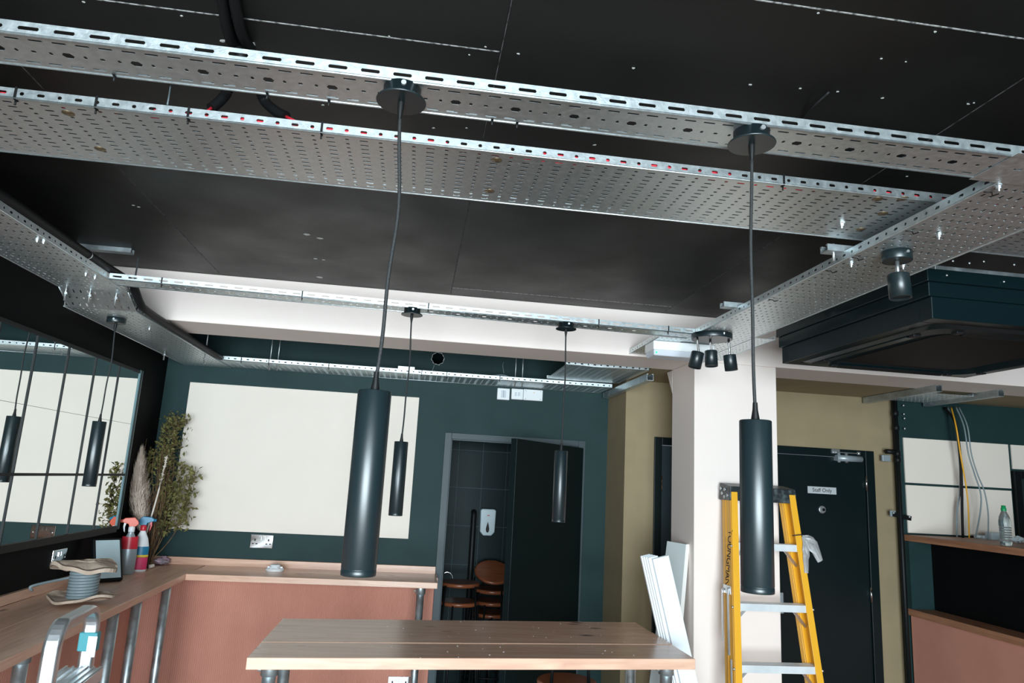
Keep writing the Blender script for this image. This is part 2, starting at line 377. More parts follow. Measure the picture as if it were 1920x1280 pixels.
# toilet lobby beyond the door
TY = 6.05
tb = sempty('wall_lobby_back', (0.8, TY+.05, 0), 'tiled black lobby wall seen through the open door')
MB().box((-.15, TY+.01, 0), (1.6, TY+.08, 2.5)).build('grout_bed', GROUT, tb)
tx = [0.372-.412+.206*k for k in range(8)]; tz = [1.36-.31*4+.31*k for k in range(8)]
tmesh = None
for i in range(7):
    for j in range(7):
        if tmesh is None:
            tmesh = MB().box((tx[i]+.002, TY, tz[j]+.002), (tx[i+1]-.002, TY+.012, tz[j+1]-.002)).build('tile', TILE, tb)
        else:
            c = tmesh.copy(); col.objects.link(c); c.location = tmesh.location+Vector((.206*i, 0, .31*j))
tl = sempty('wall_lobby_side', (-.1, 5.6, 0), 'tiled black lobby side wall')
MB().box((-.15, YB+.1, 0), (-.055, TY, 2.5)).build('grout_bed', GROUT, tl)
t1 = None
for i in range(4):
    for j in range(7):
        if t1 is None: t1 = MB().box((-.06, YB+.12+.002, tz[0]+.002), (-.048, YB+.12+.21, tz[1]-.002)).build('tile', TILE, tl)
        else:
            c = t1.copy(); col.objects.link(c); c.location = t1.location+Vector((0, .212*i, .31*j))
struct(MB().box((1.45, YB+.1, 0), (1.55, TY, 2.5)).build('wall_lobby_right', BLACKW), 'black lobby wall behind the door leaf')
struct(MB().box((-.15, YB+.1, 2.35), (1.55, TY, 2.42)).build('ceiling_lobby', BLACKW), 'black lobby ceiling')

# doors
def hinge(p, parent, ax=(0, 0, 1)):
    MB().cyl(Vector(p)-Vector((0, 0, .05)), Vector(p)+Vector((0, 0, .05)), .008, n=10).build('hinge', CHROME, parent)
d1 = sempty('door_1', (.72, YB, 0), 'open black door to the toilet lobby')
f = .042
fr = MB().box((DX0-.03, YB-.016, 0), (DX0+.018, YB-.001, DZ+.03)).box((DX1-.022, YB-.016, 0), (DX1+.03, YB-.001, DZ+.03)).box((DX0+.018, YB-.016, DZ-.013), (DX1-.022, YB-.001, DZ+.03))
fr.build('door_frame', FRAMEP, d1, bevel=.002)
fr = MB().box((DX0, YB-.001, 0), (DX0+.026, YB+.10, DZ)).box((DX1-.026, YB-.001, 0), (DX1, YB+.10, DZ)).box((DX0+.026, YB-.001, DZ-.022), (DX1-.026, YB+.10, DZ))
fr.build('door_lining', FRAMEP, d1, bevel=.002)
ha = Vector((1.172, YB-.03, 0)); he = Vector((.60, 4.40, 0)); dv = (he-ha).normalized(); LW = .90; pv = Vector((dv.y, -dv.x, 0))*(-1)
if pv.y > 0: pv = -pv
leaf = MB()
a0 = ha+pv*0; b0 = ha+dv*LW
th = Vector((-dv.y, dv.x, 0))*.044
leaf.hexa([p+Vector((0, 0, z)) for z in (.01, 2.005) for p in (a0, b0, b0+th, a0+th)])
lf = leaf.build('door_leaf', DOORP, d1, bevel=.002)
for z in (.25, 1.55, 1.78): hinge(ha+Vector((0.004, -.008, z)), d1)
for z in (1.03, .98, .93): MB().lathe([(0, -.006), (.012, -.006), (.012, 0), (.008, .004), (0, .004)], b0-dv*.06+Vector((0, 0, z))-th*.12, 10, ax=-th).build('keyhole_screw', CHROME, lf)
d2 = sempty('door_2', (1.9, YT, 0), 'dark door behind the column')
fr = MB().box((B0-.032, YT-.016, 0), (B0+.02, YT+.1, SZ+.045)).box((B1-.02, YT-.016, 0), (B1+.03, YT+.1, SZ+.045)).box((B0+.02, YT-.016, SZ-.005), (B1-.02, YT+.1, SZ+.045))
fr.build('door_frame', DOORP, d2, bevel=.003)
MB().box((B0+.023, YT+.0, .01), (B1-.023, YT+.044, SZ-.01)).build('door_leaf', FRAMEP, d2, bevel=.002)
hinge((B0+.02, YT-.008, 1.78), d2); hinge((B0+.02, YT-.008, .3), d2)
d3 = sempty('door_3', (2.75, YT, 0), 'black staff door with sign and closer')
fr = MB().box((S0-.03, YT-.018, 0), (S0+.02, YT+.1, SZ+.04)).box((S1-.02, YT-.018, 0), (S1+.045, YT+.1, SZ+.04)).box((S0+.02, YT-.018, SZ-.012), (S1-.02, YT+.1, SZ+.04))
fr.build('door_frame', DOORP, d3, bevel=.003)
sl_ = MB().box((S0+.023, YT-.004, .01), (S1-.023, YT+.04, SZ-.016)).build('door_leaf', DOORP, d3, bevel=.002)
for z in (.25, 1.12, 1.86): hinge((S1-.02, YT-.016, z), d3)
yf = YT-.005
a = U(1514, 911, 'y', yf); b = U(1568, 927, 'y', yf)
sg = MB().box((a.x, yf-.002, b.z), (b.x, yf, a.z)).build('sign_plate', SIGN, sl_)
text_mesh('lettering', 'Staff Only', .036, ((a.x+b.x)/2, yf-.0026, (a.z+b.z)/2), (1, 0, 0), (0, 0, 1), INK, sl_)
c = U(1541, 955, 'y', yf)
lk = MB().lathe([(0, 0), (.027, 0), (.027, .006), (.022, .010), (0, .010)], c, 24, ax=(0, -1, 0)).build('lock_escutcheon', ZINC, sl_)
MB().lathe([(0, .010), (.010, .010), (.010, .016), (0, .016)], c+Vector((.006, 0, 0)), 14, ax=(0, -1, 0)).build('key_barrel', BLKM, sl_)
p0 = U(1568, 858, 'y', yf-.03); p1 = U(1615, 861, 'y', yf-.03)
cl = MB().cyl(p0, p1, .022, n=18).cyl(p0+Vector((.02, 0, -.03)), p0+Vector((.02, 0, .035)), .010, n=10).box(p0+Vector((0, .01, -.018)), p1+Vector((0, .03, .018)))
cl = cl.build('door_closer', SILV, sl_)
q = p0+Vector((.075, 0, .02)); MB().cyl(q+Vector((0, 0, -.05)), q+Vector((0, 0, .02)), .012, n=12).bar(q+Vector((-.08, -.005, .018)), q+Vector((.09, -.005, .018)), .018, .005).box(q+Vector((-.10, .01, .01)), q+Vector((-.04, .03, .04))).cyl(q+Vector((.09, -.005, .008)), q+Vector((.09, -.005, .03)), .012, n=12).build('closer_arm', ZINC, cl)
a = U(1463, 1110, 'y', yf-.02); b = U(1475, 1150, 'y', yf-.02)
MB().box((a.x-.01, yf-.03, b.z), (a.x+.018, yf, a.z)).build('door_handle', SILV, sl_, bevel=.004)

# ------------------------------------------------------------------ cable trays
ZT = 2.475
def tray_part(parent, o, u, v, L, W, fh, rows, margin=.010, fl=None, pitch=.04, up=(0, 0, 1), sides=(1, 1), holes=None, lip=0):
    """perforated tray: base along u, width along v, flanges along up"""
    o = Vector(o); u = Vector(u).normalized(); v = Vector(v).normalized(); up = Vector(up).normalized()
    b = MB()
    if rows == 'narrow':
        P = pitch*3   # 0.12
        m0 = .006; r1 = .020; rm = W-2*m0-2*r1
        b.strip(o, u, v, L, m0, 1, None)
        b.strip(o+v*m0, u, v, L, r1, P/3, lambda i: (.025, .0055))
        b.strip(o+v*(m0+r1), u, v, L, rm, P/4, lambda i: (.022, .016) if i % 4 == 0 else ((.010, .007) if i % 4 == 2 else (.007, .009)))
        b.strip(o+v*(m0+r1+rm), u, v, L, r1, P/3, lambda i: (.025, .0055))
        b.strip(o+v*(W-m0), u, v, L, m0, 1, None)
    else:
        q = (W-2*margin)/rows
        b.strip(o, u, v, L, margin, 1, None)
        for r in range(rows):
            hh = holes or (lambda i: (.021, .0062) if i % 2 == 0 else (.0105, .0075))
            b.strip(o+v*(margin+q*r), u, v, L, q, pitch, hh)
        b.strip(o+v*(W-margin), u, v, L, margin, 1, None)
    b.build('tray_base', GALV, parent, solid=.0004)
    fl = fl or (lambda i: (.017, .007) if i % 2 == 0 else (.010, .008))
    fp = pitch if rows != 'narrow' else .06
    if rows == 'narrow': fl = lambda i: (.036, .0070)
    for s_, off in zip(sides, (Vector(), v*W)):
        if not s_: continue
        f = MB(); f.strip(o+off, u, up, L, fh, fp, fl); f.cyl(o+off, o+off+u*L, .0024, n=8)
        if lip: f.strip(o+off+up*fh, u, v if off.length == 0 else -v, L, lip, 1, None)
        f.build('side_flange', GALV, parent, solid=.0009)
def tie(parent, p, u, w=.005, h=.026, d=.012):
    """black cable tie looped over a flange: p on the outside foot of the flange, u along it"""
    p = Vector(p); u = Vector(u).normalized(); n = u.cross(Vector((0, 0, 1)))
    m = MB(); m.bar(p+n*.002, p+n*.002+Vector((0, 0, h)), w, .002, up=n); m.bar(p+n*.002-Vector((0, 0, .002)), p-n*d-Vector((0, 0, .002)), w, .002); m.bar(p+n*.002+Vector((0, 0, h)), p-n*d+Vector((0, 0, h)), w, .002)
    m.cyl(p-n*d*.4+Vector((0, 0, -.002)), p-n*d*.4+Vector((0, 0, -.014)), .0022, n=6)
    return m.build('cable_tie', BLKP, parent)
def bolt(parent, p, r=.010, m=None, shaft=.006):
    k = MB(); p = Vector(p)
    k.lathe([(0, 0), (r*1.7, 0), (r*1.7, -.0015), (r, -.0015), (r, -.007), (r*.5, -.007), (r*.45, -.007-shaft), (0, -.007-shaft)], p, 8, flat=True)
    return k.build('bolt', m or ZINC, parent)
def washer(parent, p, r=.014):
    return MB().lathe([(0, -.003), (.004, -.003), (.005, -.0015), (r, -.001), (r, 0)], Vector(p), 16).build('penny_washer', BRASS, parent)

# near narrow tray carrying the two big pendants
t1 = thing('cable_tray', 'narrow slotted galvanised tray carrying the two large pendants', 'cable tray', (0, 1.29, ZT))
tray_part(t1, (-1.309, 1.238, ZT), (1, 0, 0), (0, 1, 0), 2.581, .108, .025, 'narrow')
for px in (232, 510, 622): p = U(px, 135+px*.12, 'z', ZT); tie(t1, (p.x, 1.347, ZT), (-1, 0, 0), h=.02)
for px in (922, 970): p = U(px, 228, 'z', ZT); tie(t1, (p.x, 1.347, ZT), (-1, 0, 0), h=.02)
# mid narrow tray in front of the beam
ya, yb = 3.02, 3.14
uu = Vector((2.60, yb-ya, 0)).normalized(); vv = Vector((-uu.y, uu.x, 0))
t3 = thing('cable_tray', 'narrow slotted galvanised tray in front of the off-white beam', 'cable tray', (0, 3.13, ZT))
tray_part(t3, (-1.305, ya, ZT), uu, vv, 2.580, .10, .025, 'narrow')
for px in (312, 568, 802, 1124, 1258):
    s_ = (U(px, 520+px*.09, 'y', 3.1).x+1.315)/uu.x; tie(t3, Vector((-1.315, ya, ZT))+uu*s_, uu)
# wide tray with the red cables
Z2 = 2.530
t2 = thing('cable_tray', 'wide perforated galvanised tray with red cables showing through its slots', 'cable tray', (0, 1.76, Z2))
tray_part(t2, (-1.72, 1.600, Z2), (1, 0, 0), (0, 1, 0), 5.2, .315, .024, 13, pitch=.040)
for px, py in ((128,212),(188,279),(931,300),(918,358),(1645,373),(1693,372),(1655,400),(1613,430)):
    p = U(px, py, 'z', Z2); washer(t2, (p.x, p.y, Z2))
p = U(1578, 420, 'z', Z2); bolt(t2, (p.x, p.y, Z2-.001))
for px in (30, 181, 354, 604, 1469): p = U(px, 190, 'y', 1.6); tie(t2, (U(px, 170+px*.107, 'y', 1.6).x, 1.600, Z2), (1, 0, 0), h=.026)
for (x0, x1, yy, zz) in ((-1.7, -.95, 1.606, Z2+.012), (-.92, -.60, 1.622, Z2+.008), (-.66, .02, 1.606, Z2+.013), (-.12, 1.9, 1.619, Z2+.0062), (0.25, .75, 1.606, Z2+.014), (1.12, 2.6, 1.606, Z2+.013)):
    pts = [(x0+(x1-x0)*k/10, yy+.005+.003*math.sin(k*1.7), zz+.002*math.sin(k*2.3)) for k in range(11)]
    tag(MB().tube(pts, .0042, 6).build('red_cable', REDC), 'red fire alarm cable lying along the wide perforated tray', 'cable', 'red cables on the wide tray')
# right hand tray running away from the camera
t4 = thing('cable_tray', 'perforated galvanised tray beside the black air conditioner', 'cable tray', (1.42, 2.0, ZT))
tray_part(t4, (1.275, -.40, ZT), (0, 1, 0), (1, 0, 0), 4.138, .285, .026, 11, pitch=.040, holes=lambda i: (.019, .0060) if i % 2 else (.013, .0062))
tray_part(t4, (1.561, 3.11, ZT-.002), (0, 1, 0), (1, 0, 0), .625, .10, .02, 4, pitch=.040, sides=(0, 1), holes=lambda i: (.019, .0060) if i % 2 else (.013, .0062))
MB().strip((1.20, 1.22, ZT-.002), (1, 0, 0), (0, 1, 0), .36, .135, .04, lambda i: (.022, .006) if i % 3 else None).build('joint_plate', GALV, t4, solid=.0009)
for px, py in ((1596,493),(1693,497),(1760,440),(1845,345),(1912,302),(1298,624)):
    p = U(px, py, 'z', ZT); p.x = min(max(p.x, 1.29), 1.55); bolt(t4, (p.x, p.y, ZT-.001), r=.0062)
for px, py in ((1608,484),(1558,508),(1450,562),(1845,360),(1700,433)):
    p = U(px, py, 'z', ZT-.003); p.x = min(max(p.x, 1.30), 1.54)
    MB().tube([p+Vector((-.02, 0, 0)), p+Vector((-.006, -.008, -.003)), p+Vector((.008, .006, -.004)), p+Vector((.02, 0, 0))], .0016, 5).build('cable_tie', BLKP, t4)
# tray tail towards the emergency light
t4b = thing('cable_tray', 'short perforated tray piece above the emergency light', 'cable tray', (1.2, 3.45, ZT))
tray_part(t4b, (1.135, 3.247, ZT-.003), (0, 1, 0), (1, 0, 0), .488, .138, .022, 5, pitch=.040, sides=(1, 0))
# left tray: upper run, sloped drop, lower run
ZL = 2.412
t5 = thing('cable_tray', 'perforated galvanised tray stepping down along the black left wall', 'cable tray', (-1.46, 3.0, ZL))
X0, X1 = -1.600, -1.312
tray_part(t5, (X0, .6, ZT), (0, 1, 0), (1, 0, 0), 2.640, X1-X0, .026, 11, pitch=.040)
sd = Vector((0, .115, ZL-ZT)); nn = Vector((0, -sd.z, sd.y)).normalized()
tray_part(t5, (X0, 3.240, ZT), sd, (1, 0, 0), sd.length, X1-X0, .026, 9, pitch=.040, up=nn)
tray_part(t5, (X0-.02, 3.355, ZL), (.0, 1, 0), (1, 0, 0), 1.742, X1-X0+.02, .026, 11, pitch=.040)
for px, py in ((161,513),(178,519),(280,615),(70,449),(82,452)):
    p = U(px, py, 'z', ZT if py < 540 else ZL); bolt(t5, (p.x, p.y, (ZT if py < 540 else ZL)-.001), r=.006, shaft=.002)
# thick black conduit bundle lying along that tray's inner flange
pth = [(-1.346, .6, ZT+.0185), (-1.346, 1.90, ZT+.0185), (-1.340, 2.06, ZT+.024), (-1.316, 2.22, ZT+.043), (-1.316, 2.6, ZT+.043), (-1.314, 2.93, ZT+.043), (-1.306, 3.12, ZT+.043), (-1.298, 3.24, ZT+.036), (-1.293, 3.33, ZL+.044), (-1.2925, 3.42, ZL+.024), (-1.2925, 3.75, ZL+.019), (-1.2925, 4.3, ZL+.019), (-1.2925, 4.735, ZL+.019)]
cb = tag(MB().tube(curve_pts(pth, 66), .017, 10).build('black_cable_bundle', RUB), 'thick black cable sleeve lying along the stepped left tray', 'cable')
MB().lathe([(.0182, -.004), (.0190, 0), (.0182, .004)], (-1.3145, 2.83, ZT+.043), 14, ax=(0, 1, 0)).build('metal_tie', ZINC, cb)
# back wall tray and the one above its end
ZR = 2.420
t6 = thing('cable_tray', 'perforated galvanised tray hung along the teal back wall', 'cable tray', (0, 4.9, ZR))
tray_part(t6, (-1.310, 4.770, ZR), (1, 0, 0), (0, 1, 0), 2.64, .322, .026, 11, pitch=.040)
MB().box((-.155, 4.775, ZR+.018), (-.045, 4.792, ZR+.045)).build('joint_plate', GALV, t6)
for px in (450, 615, 837, 937, 502, 790): p = U(px, 670+px*.05, 'y', 4.77); tie(t6, (p.x, 4.770, ZR), (1, 0, 0))
t7 = thing('cable_tray', 'wide perforated tray behind the beam above the switches', 'cable tray', (1.05, 4.4, ZR+.03))
tray_part(t7, (.86, 4.13, ZR+.032), (1, 0, 0), (0, 1, 0), .52, .62, .020, 20, pitch=.040)

def strut(name, label, p0, p1, group=None, w=.041, h=.041):
    """open galvanised strut channel, slot facing up"""
    p0 = Vector(p0); p1 = Vector(p1); d = (p1-p0).normalized(); s = d.cross(Vector((0, 0, 1))); z = Vector((0, 0, 1)); t = .0025
    prof = [(-w/2, h), (-w/2, 0), (w/2, 0), (w/2, h), (w/2-.009, h), (w/2-.009, h-.006), (w/2-t, h-.006), (w/2-t, t), (-w/2+t, t), (-w/2+t, h-.006), (-w/2+.009, h-.006), (-w/2+.009, h)]
    m = MB().prism([p0+s*a+z*b for a, b in prof], p1-p0)
    return tag(m.build(name, GALVD), label, 'strut channel', group)
strut('strut_channel', 'galvanised strut channel fixed to the ceiling over the stepped tray', (-1.63, 3.41, ZC-.021), (-1.39, 3.41, ZC-.021), h=.021)
strut('strut_channel', 'galvanised strut channel supporting the end of the back wall tray', (1.362, 4.05, ZR-.041), (1.362, 5.06, ZR-.041))
strut('strut_channel', 'galvanised strut channel crossing above the tray beside the air conditioner', (1.22, 1.97, ZT+.0255), (1.62, 1.97, ZT+.0255), h=.021)
strut('strut_channel', 'galvanised strut channel lying across the right tray near the column', (1.22, 2.72, ZT+.0255), (1.62, 2.72, ZT+.0255), h=.021)
strut('strut_channel', 'galvanised strut channel under the beam above the staff door', (3.14, 3.90, BZ-.0415), (3.14, 4.62, BZ-.0415))
strut('strut_channel', 'galvanised strut channel under the beam above the hanging cables', (3.56, 3.90, BZ-.0415), (3.56, 4.56, BZ-.0415))
t8 = thing('cable_tray', 'small perforated tray between the two strut channels over the bar wall', 'cable tray', (3.35, 4.4, BZ-.02))
tray_part(t8, (3.161, 4.10, BZ-.018), (0, 1, 0), (1, 0, 0), .44, .378, .016, 12, pitch=.040)

def rod(x, y, z0, z1, label, group=None):
    m = MB().cyl((x, y, z0), (x, y, z1), .0042, n=8)
    o = m.build('threaded_rod', ZINC); tag(o, label, 'threaded rod', group)
    zt = z0+.028 if z0 < ZT else z0
    MB().lathe([(0, 0), (.012, 0), (.012, .002), (.0085, .002), (.0085, .010), (0, .010)], (x, y, zt), 6, flat=True).build('nut', ZINC, o)
for x, y in ((-1.565, 3.235), (-1.470, 3.245), (-1.365, 3.255)):
    rod(x, y, ZT-.062, ZT+.03, 'threaded rod end poking below the stepped tray at its drop', 'rod ends at the tray drop')
rod(-1.36, 3.41, ZL-.002, ZC-.04, 'threaded rod from the ceiling strut down past the beam corner')
rod(-1.53, 3.41, ZL-.002, ZC-.04, 'threaded rod from the ceiling strut to the left tray')
for x, y in ((-1.565, 4.52), (-1.335, 4.55)): rod(x, y, ZL-.055, ZC, 'threaded rod through the far end of the stepped tray', 'rods at the far end of the left tray')
for x, y in ((-1.005, 4.85), (-.955, 4.85), (.655, 4.85), (.705, 4.85)): rod(x, y, ZR-.035, ZC, 'threaded rod hanging the back wall tray, one of the pair '+('over the cream panel' if x < 0 else 'over the white switch boxes'), 'rods over the cream panel' if x < 0 else 'rods over the switches')
p = U(1587, 440, 'z', 2.50); rod(1.252, 1.97, ZT-.002, Z2, 'threaded rod linking the wide tray to the strut below')
# corrugated conduits from the ceiling to the wide tray
def conduit(pts, label, tip):
    pts = curve_pts(pts, 120); rs = [.0112 if i % 2 else .0130 for i in range(len(pts))]
    o = tag(MB().tube(pts, rs, 10).build('corrugated_conduit', RUB), label, 'conduit', None)
    e = pts[-1]; q = e+(pts[-1]-pts[-2]).normalized()*.035
    MB().tube([pts[-2], q, q+Vector((tip, 0, -.012))], .0042, 6).build('cable_tail', REDC, o)
A = [U(px, py, 'z', ZC-.013) for px, py in ((405, -60), (428, 60), (446, 92), )]
conduit(A+[U(452, 110, 'z', 2.66), U(430, 165, 'y', 1.66), U(414, 188, 'y', 1.645), U(396, 203, 'y', 1.63)], 'corrugated black conduit dropping from the ceiling, its end bent towards the left wall', -.03)
B = [U(px, py, 'z', ZC-.013) for px, py in ((428, -60), (451, 55), (469, 92), )]
conduit(B+[U(476, 120, 'z', 2.67), U(492, 182, 'y', 1.68), U(515, 207, 'y', 1.66), U(537, 219, 'y', 1.64)], 'corrugated black conduit dropping from the ceiling, its end bent towards the air conditioner', .03)
p = [U(1490, 215, 'z', ZC-.002), U(1535, 190, 'z', ZC-.02), U(1558, 167, 'z', ZC-.002)]
tag(MB().tube([U(1495, 250, 'y', 1.75)]+curve_pts([U(1503, 228, 'z', ZC-.01), U(1522, 203, 'z', ZC-.022), U(1555, 172, 'z', ZC-.002)], 12), .0042, 6).build('loose_cable', RUB), 'loose black cable curling out of the black ceiling', 'cable')
tag(MB().tube(curve_pts([U(320, 160, 'z', 2.70), U(317, 180, 'y', 1.66), U(314, 196, 'y', 1.64)], 8), .002, 6).build('loose_wire', GREYC), 'thin wire hanging from the ceiling above the wide tray', 'wire')
# cables behind the beam on the back tray
for k, (m_, pts) in enumerate(((GREYC, [(.30, 4.86, ZR+.015), (.45, 4.86, ZR+.03), (.58, 4.88, ZR+.05), (.66, 4.90, ZR+.01)]), (RUB, [(.62, 4.805, ZR+.012), (.85, 4.82, ZR+.02), (1.0, 4.80, ZR+.09), (1.15, 4.7, ZR+.13)]), (YELC, [(.95, 4.90, ZR+.01), (1.05, 4.86, ZR+.06), (1.18, 4.82, ZR+.10), (1.3, 4.8, ZR+.11)]))):
    tag(MB().tube(curve_pts(pts, 18), .005, 6).build('tray_cable', m_), ['grey cable rising out of the back wall tray', 'black cable lying on the back wall tray', 'yellow cable climbing from the back wall tray into the dark'][k], 'cable')
hm = MB(); k0 = len(hm.v)
for w_ in (0, 1):
    for j in range(24):
        a = 2*math.pi*j/24; rr_ = hr[j]*(1.0 if not w_ else 1.08+.06*math.cos(j*3.3)); hm.v.append(Vector((hp.x+math.cos(a)*rr_, YB-.001, hp.z+math.sin(a)*rr_)))
for j in range(24): hm.face((k0+j, k0+(j+1) % 24, k0+24+(j+1) % 24, k0+24+j))
hm.build('hole_rim', FLECK, wbo, solid=.0015)
tag(MB().tube([hp+Vector((-.02, -.002, -.04)), hp+Vector((-.035, -.012, -.10))], .003, 6).build('loose_wire', GREYC), 'short grey wire hanging out of the round hole in the back wall', 'wire')
hq = U(945, 678, 'y', YB-.004)
tag(MB().tube(curve_pts([hq, hq+Vector((-.01, -.02, -.03)), hq+Vector((.0, -.03, -.09))], 8), .003, 6).build('loose_wire', GREYC), 'short grey wire hanging down above the white switches', 'wire')

# ------------------------------------------------------------------ pendants and spots
def pendant(x, y, ztray, label, ztop=1.886, L=.309, flange=True, bow=0.0):
    t = thing('pendant_light', label, 'pendant light', (x, y, ztop-L), 'black cylinder pendant lights')
    if flange: prof = [(0, 0), (.036, 0), (.036, -.026), (.047, -.026), (.048, -.028), (.047, -.030), (.012, -.030), (0, -.030)]
    else: prof = [(0, 0), (.042, 0), (.042, -.024), (.040, -.026), (.012, -.026), (0, -.026)]
    rz = MB().lathe(prof, (x, y, ztray), 40).build('ceiling_rose', BLK, t)
    MB().cyl((x+.004, y-.034, ztray-.011), (x+.004, y-.044, ztray-.011), .0048, n=12).build('screw', ZINC, rz)
    zb = ztray-.030
    MB().lathe([(.0065, .002), (.0065, -.014), (.0045, -.026), (.0035, -.034)], (x, y, zb), 14).build('cord_nipple', BLKP, t)
    n = 22; zc = ztop+.022
    pts = [(x+bow*math.sin(math.pi*k/n)*(1-.4*math.cos(3*math.pi*k/n)), y+bow*.3*math.sin(2*math.pi*k/n), zb-.02+(zc-zb+.02)*k/n) for k in range(n+1)]
    MB().tube(pts, .0034, 8).build('cord', CORD, t)
    MB().lathe([(.0045, .034), (.0052, .020), (.0085, .0), (.0085, -.002)], (x, y, ztop), 14).build('cord_grip', BLKP, t)
    s = MB().lathe([(0, 0), (.028, 0), (.0295, -.0015), (.0295, -L+.012), (.0290, -L+.0115), (.0290, -L+.0105), (.0295, -L+.010), (.0295, -L+.001), (.0285, -L), (.0265, -L), (.0265, -L+.03), (0, -L+.03)], (x, y, ztop), 48).build('shade', BLK, t)
    MB().lathe([(0, -L+.028), (.0262, -L+.028)], (x, y, ztop), 24).build('lamp_face', LENS, s)
    return t
pendant(-.078, 1.265, ZT, 'large-looking black pendant above the left end of the timber table', 1.888, .312, bow=.010)
pendant(.634, 1.268, ZT, 'black pendant hanging in front of the yellow ladder', 1.882, .311, bow=-.004)
pendant(-.060, 3.105, ZT, 'black pendant in front of the right edge of the cream wall panel', 1.886, .310, bow=.006)
pendant(.648, 3.135, ZT, 'black pendant in front of the open toilet door', 1.889, .310, bow=.004)
pendant(-1.469, 3.55, ZL, 'black pendant hanging before the grid mirror', 1.916, .298, flange=False, bow=.006)

def spot_head(parent, p, tilt, k=1.0, L=.085):
    """black spot can below arm end p; tilt = direction of the beam"""
    d = Vector(tilt).normalized(); p = Vector(p)
    h = MB().lathe([(0, 0), (.0285*k, 0), (.030*k, .002), (.030*k, L), (.027*k, L), (.027*k, L-.006), (0, L-.006)], p, 32, ax=d).build('spot_head', BLK, parent)
    MB().lathe([(0, L-.008), (.0265*k, L-.008)], p, 20, ax=d).build('lamp_face', LENS, h)
p = U(1337, 631, 'z', ZT); cx, cy = 1.348, 3.12
ts = thing('triple_spotlight', 'round black plate with three adjustable spot heads near the column', 'spotlight', (cx, cy, ZT-.20))
MB().lathe([(0, 0), (.094, 0), (.094, -.024), (.0925, -.026), (0, -.026)], (cx, cy, ZT), 48).build('mount_plate', BLK, ts)
for dx, dy, tl in ((-.084, -.03, (-.22, .02, -1)), (-.008, .0, (.02, -.06, -1)), (.070, -.03, (.14, .02, -1))):
    q = Vector((cx+dx, cy+dy, ZT-.024)); e = q+Vector((.003, 0, -.078 if dx < -.05 or dx > .05 else -.060))
    MB().tube([q, q+Vector((.001, 0, -.02)), e+Vector((.002, 0, .012)), e], .0055, 10).build('arm', CHROME, ts)
    spot_head(ts, e+Vector((0, 0, .004)), tl, .98, .074)
bolt(ts, (cx+.02, cy-.093, ZT-.008), r=.004, shaft=.001)
cx, cy = 1.375, 1.845
ss = thing('single_spotlight', 'single black spot on a round mount beside the air conditioner', 'spotlight', (cx, cy, ZT-.17))
MB().lathe([(0, 0), (.042, 0), (.042, -.027), (.0405, -.029), (0, -.029)], (cx, cy, ZT), 40).build('mount_plate', BLK, ss)
MB().cyl((cx+.002, cy-.041, ZT-.012), (cx+.002, cy-.049, ZT-.012), .0042, n=10).build('screw', ZINC, ss)
MB().cyl((cx, cy, ZT-.028), (cx+.001, cy, ZT-.074), .0058, n=14).build('arm', ZINC, ss)
spot_head(ss, (cx+.001, cy, ZT-.070), (.03, -.05, -1), 1.02, .073)

# emergency light under the short tray
a = Vector((1.10, 3.36, 2.405))
el = thing('emergency_light', 'white emergency bulkhead light with green indicators under the short tray', 'light', a)
MB().box((1.135, 3.33, 2.425), (1.455, 3.47, ZT-.004)).build('housing', WHITE, el, bevel=.006)
MB().hexa([(1.143, 3.345, 2.398), (1.447, 3.345, 2.398), (1.447, 3.455, 2.398), (1.143, 3.455, 2.398), (1.137, 3.332, 2.425), (1.453, 3.332, 2.425), (1.453, 3.468, 2.425), (1.137, 3.468, 2.425)]).build('diffuser', mat('frosted_diffuser', (.62, .66, .72), .3), el, bevel=.005)
MB().lathe([(0, -.005), (.004, -.003), (.005, 0), (.004, .003), (0, .005)], (1.153, 3.338, 2.412), 10, ax=(0, -1, 0)).build('indicator', LED, el)

# air conditioner cassette
ac = thing('air_conditioner', 'black ceiling cassette air conditioner beside the perforated tray', 'air conditioner', (2.13, 2.57, 2.35))
ax0, ax1, ay0, ay1, az = 1.664, 2.625, 2.085, 3.085, 2.352
MB().box((ax0, ay0, az+.076), (ax1, ay1, az+.126)).build('upper_casing', ACB, ac, bevel=.003)
MB().box((ax0-.008, ay0-.008, az+.126), (ax1+.008, ay1+.008, az+.170)).build('top_flange', ACB, ac, bevel=.003)
cx0, cx1, cy0, cy1 = ax0+.010, ax1-.010, ay0+.004, ay1-.012
fr = MB(); hw = .13
fr.box((cx0, cy0, az), (cx1, cy0+hw*.45, az+.076)).box((cx0, cy1-hw*.45, az), (cx1, cy1, az+.076)).box((cx0, cy0+hw*.45, az), (cx0+hw*.45, cy1-hw*.45, az+.076)).box((cx1-hw*.45, cy0+hw*.45, az), (cx1, cy1-hw*.45, az+.076))
fr.build('lower_fascia', ACB, ac, bevel=.003)
def rr(x0, x1, y0, y1, r, z, n=6):
    o = []
    for qx, qy, a0 in ((x1-r, y1-r, 0), (x0+r, y1-r, 90), (x0+r, y0+r, 180), (x1-r, y0+r, 270)):
        for k in range(n+1): a = R(a0+90*k/n); o.append(Vector((qx+r*math.cos(a), qy+r*math.sin(a), z)))
    return o
def ring(m, A, B, smooth=False):
    k = len(m.v); n = len(A); m.v += list(A)+list(B)
    for i in range(n): m.face((k+i, k+(i+1) % n, k+n+(i+1) % n, k+n+i), smooth)
g = .055
m = MB()
L0 = rr(cx0+g, cx1-g, cy0+g, cy1-g, .03, az+.002); L1 = rr(cx0+g+.018, cx1-g-.018, cy0+g+.018, cy1-g-.018, .07, az-.010); L2 = rr(cx0+g+.060, cx1-g-.060, cy0+g+.060, cy1-g-.060, .10, az-.014)
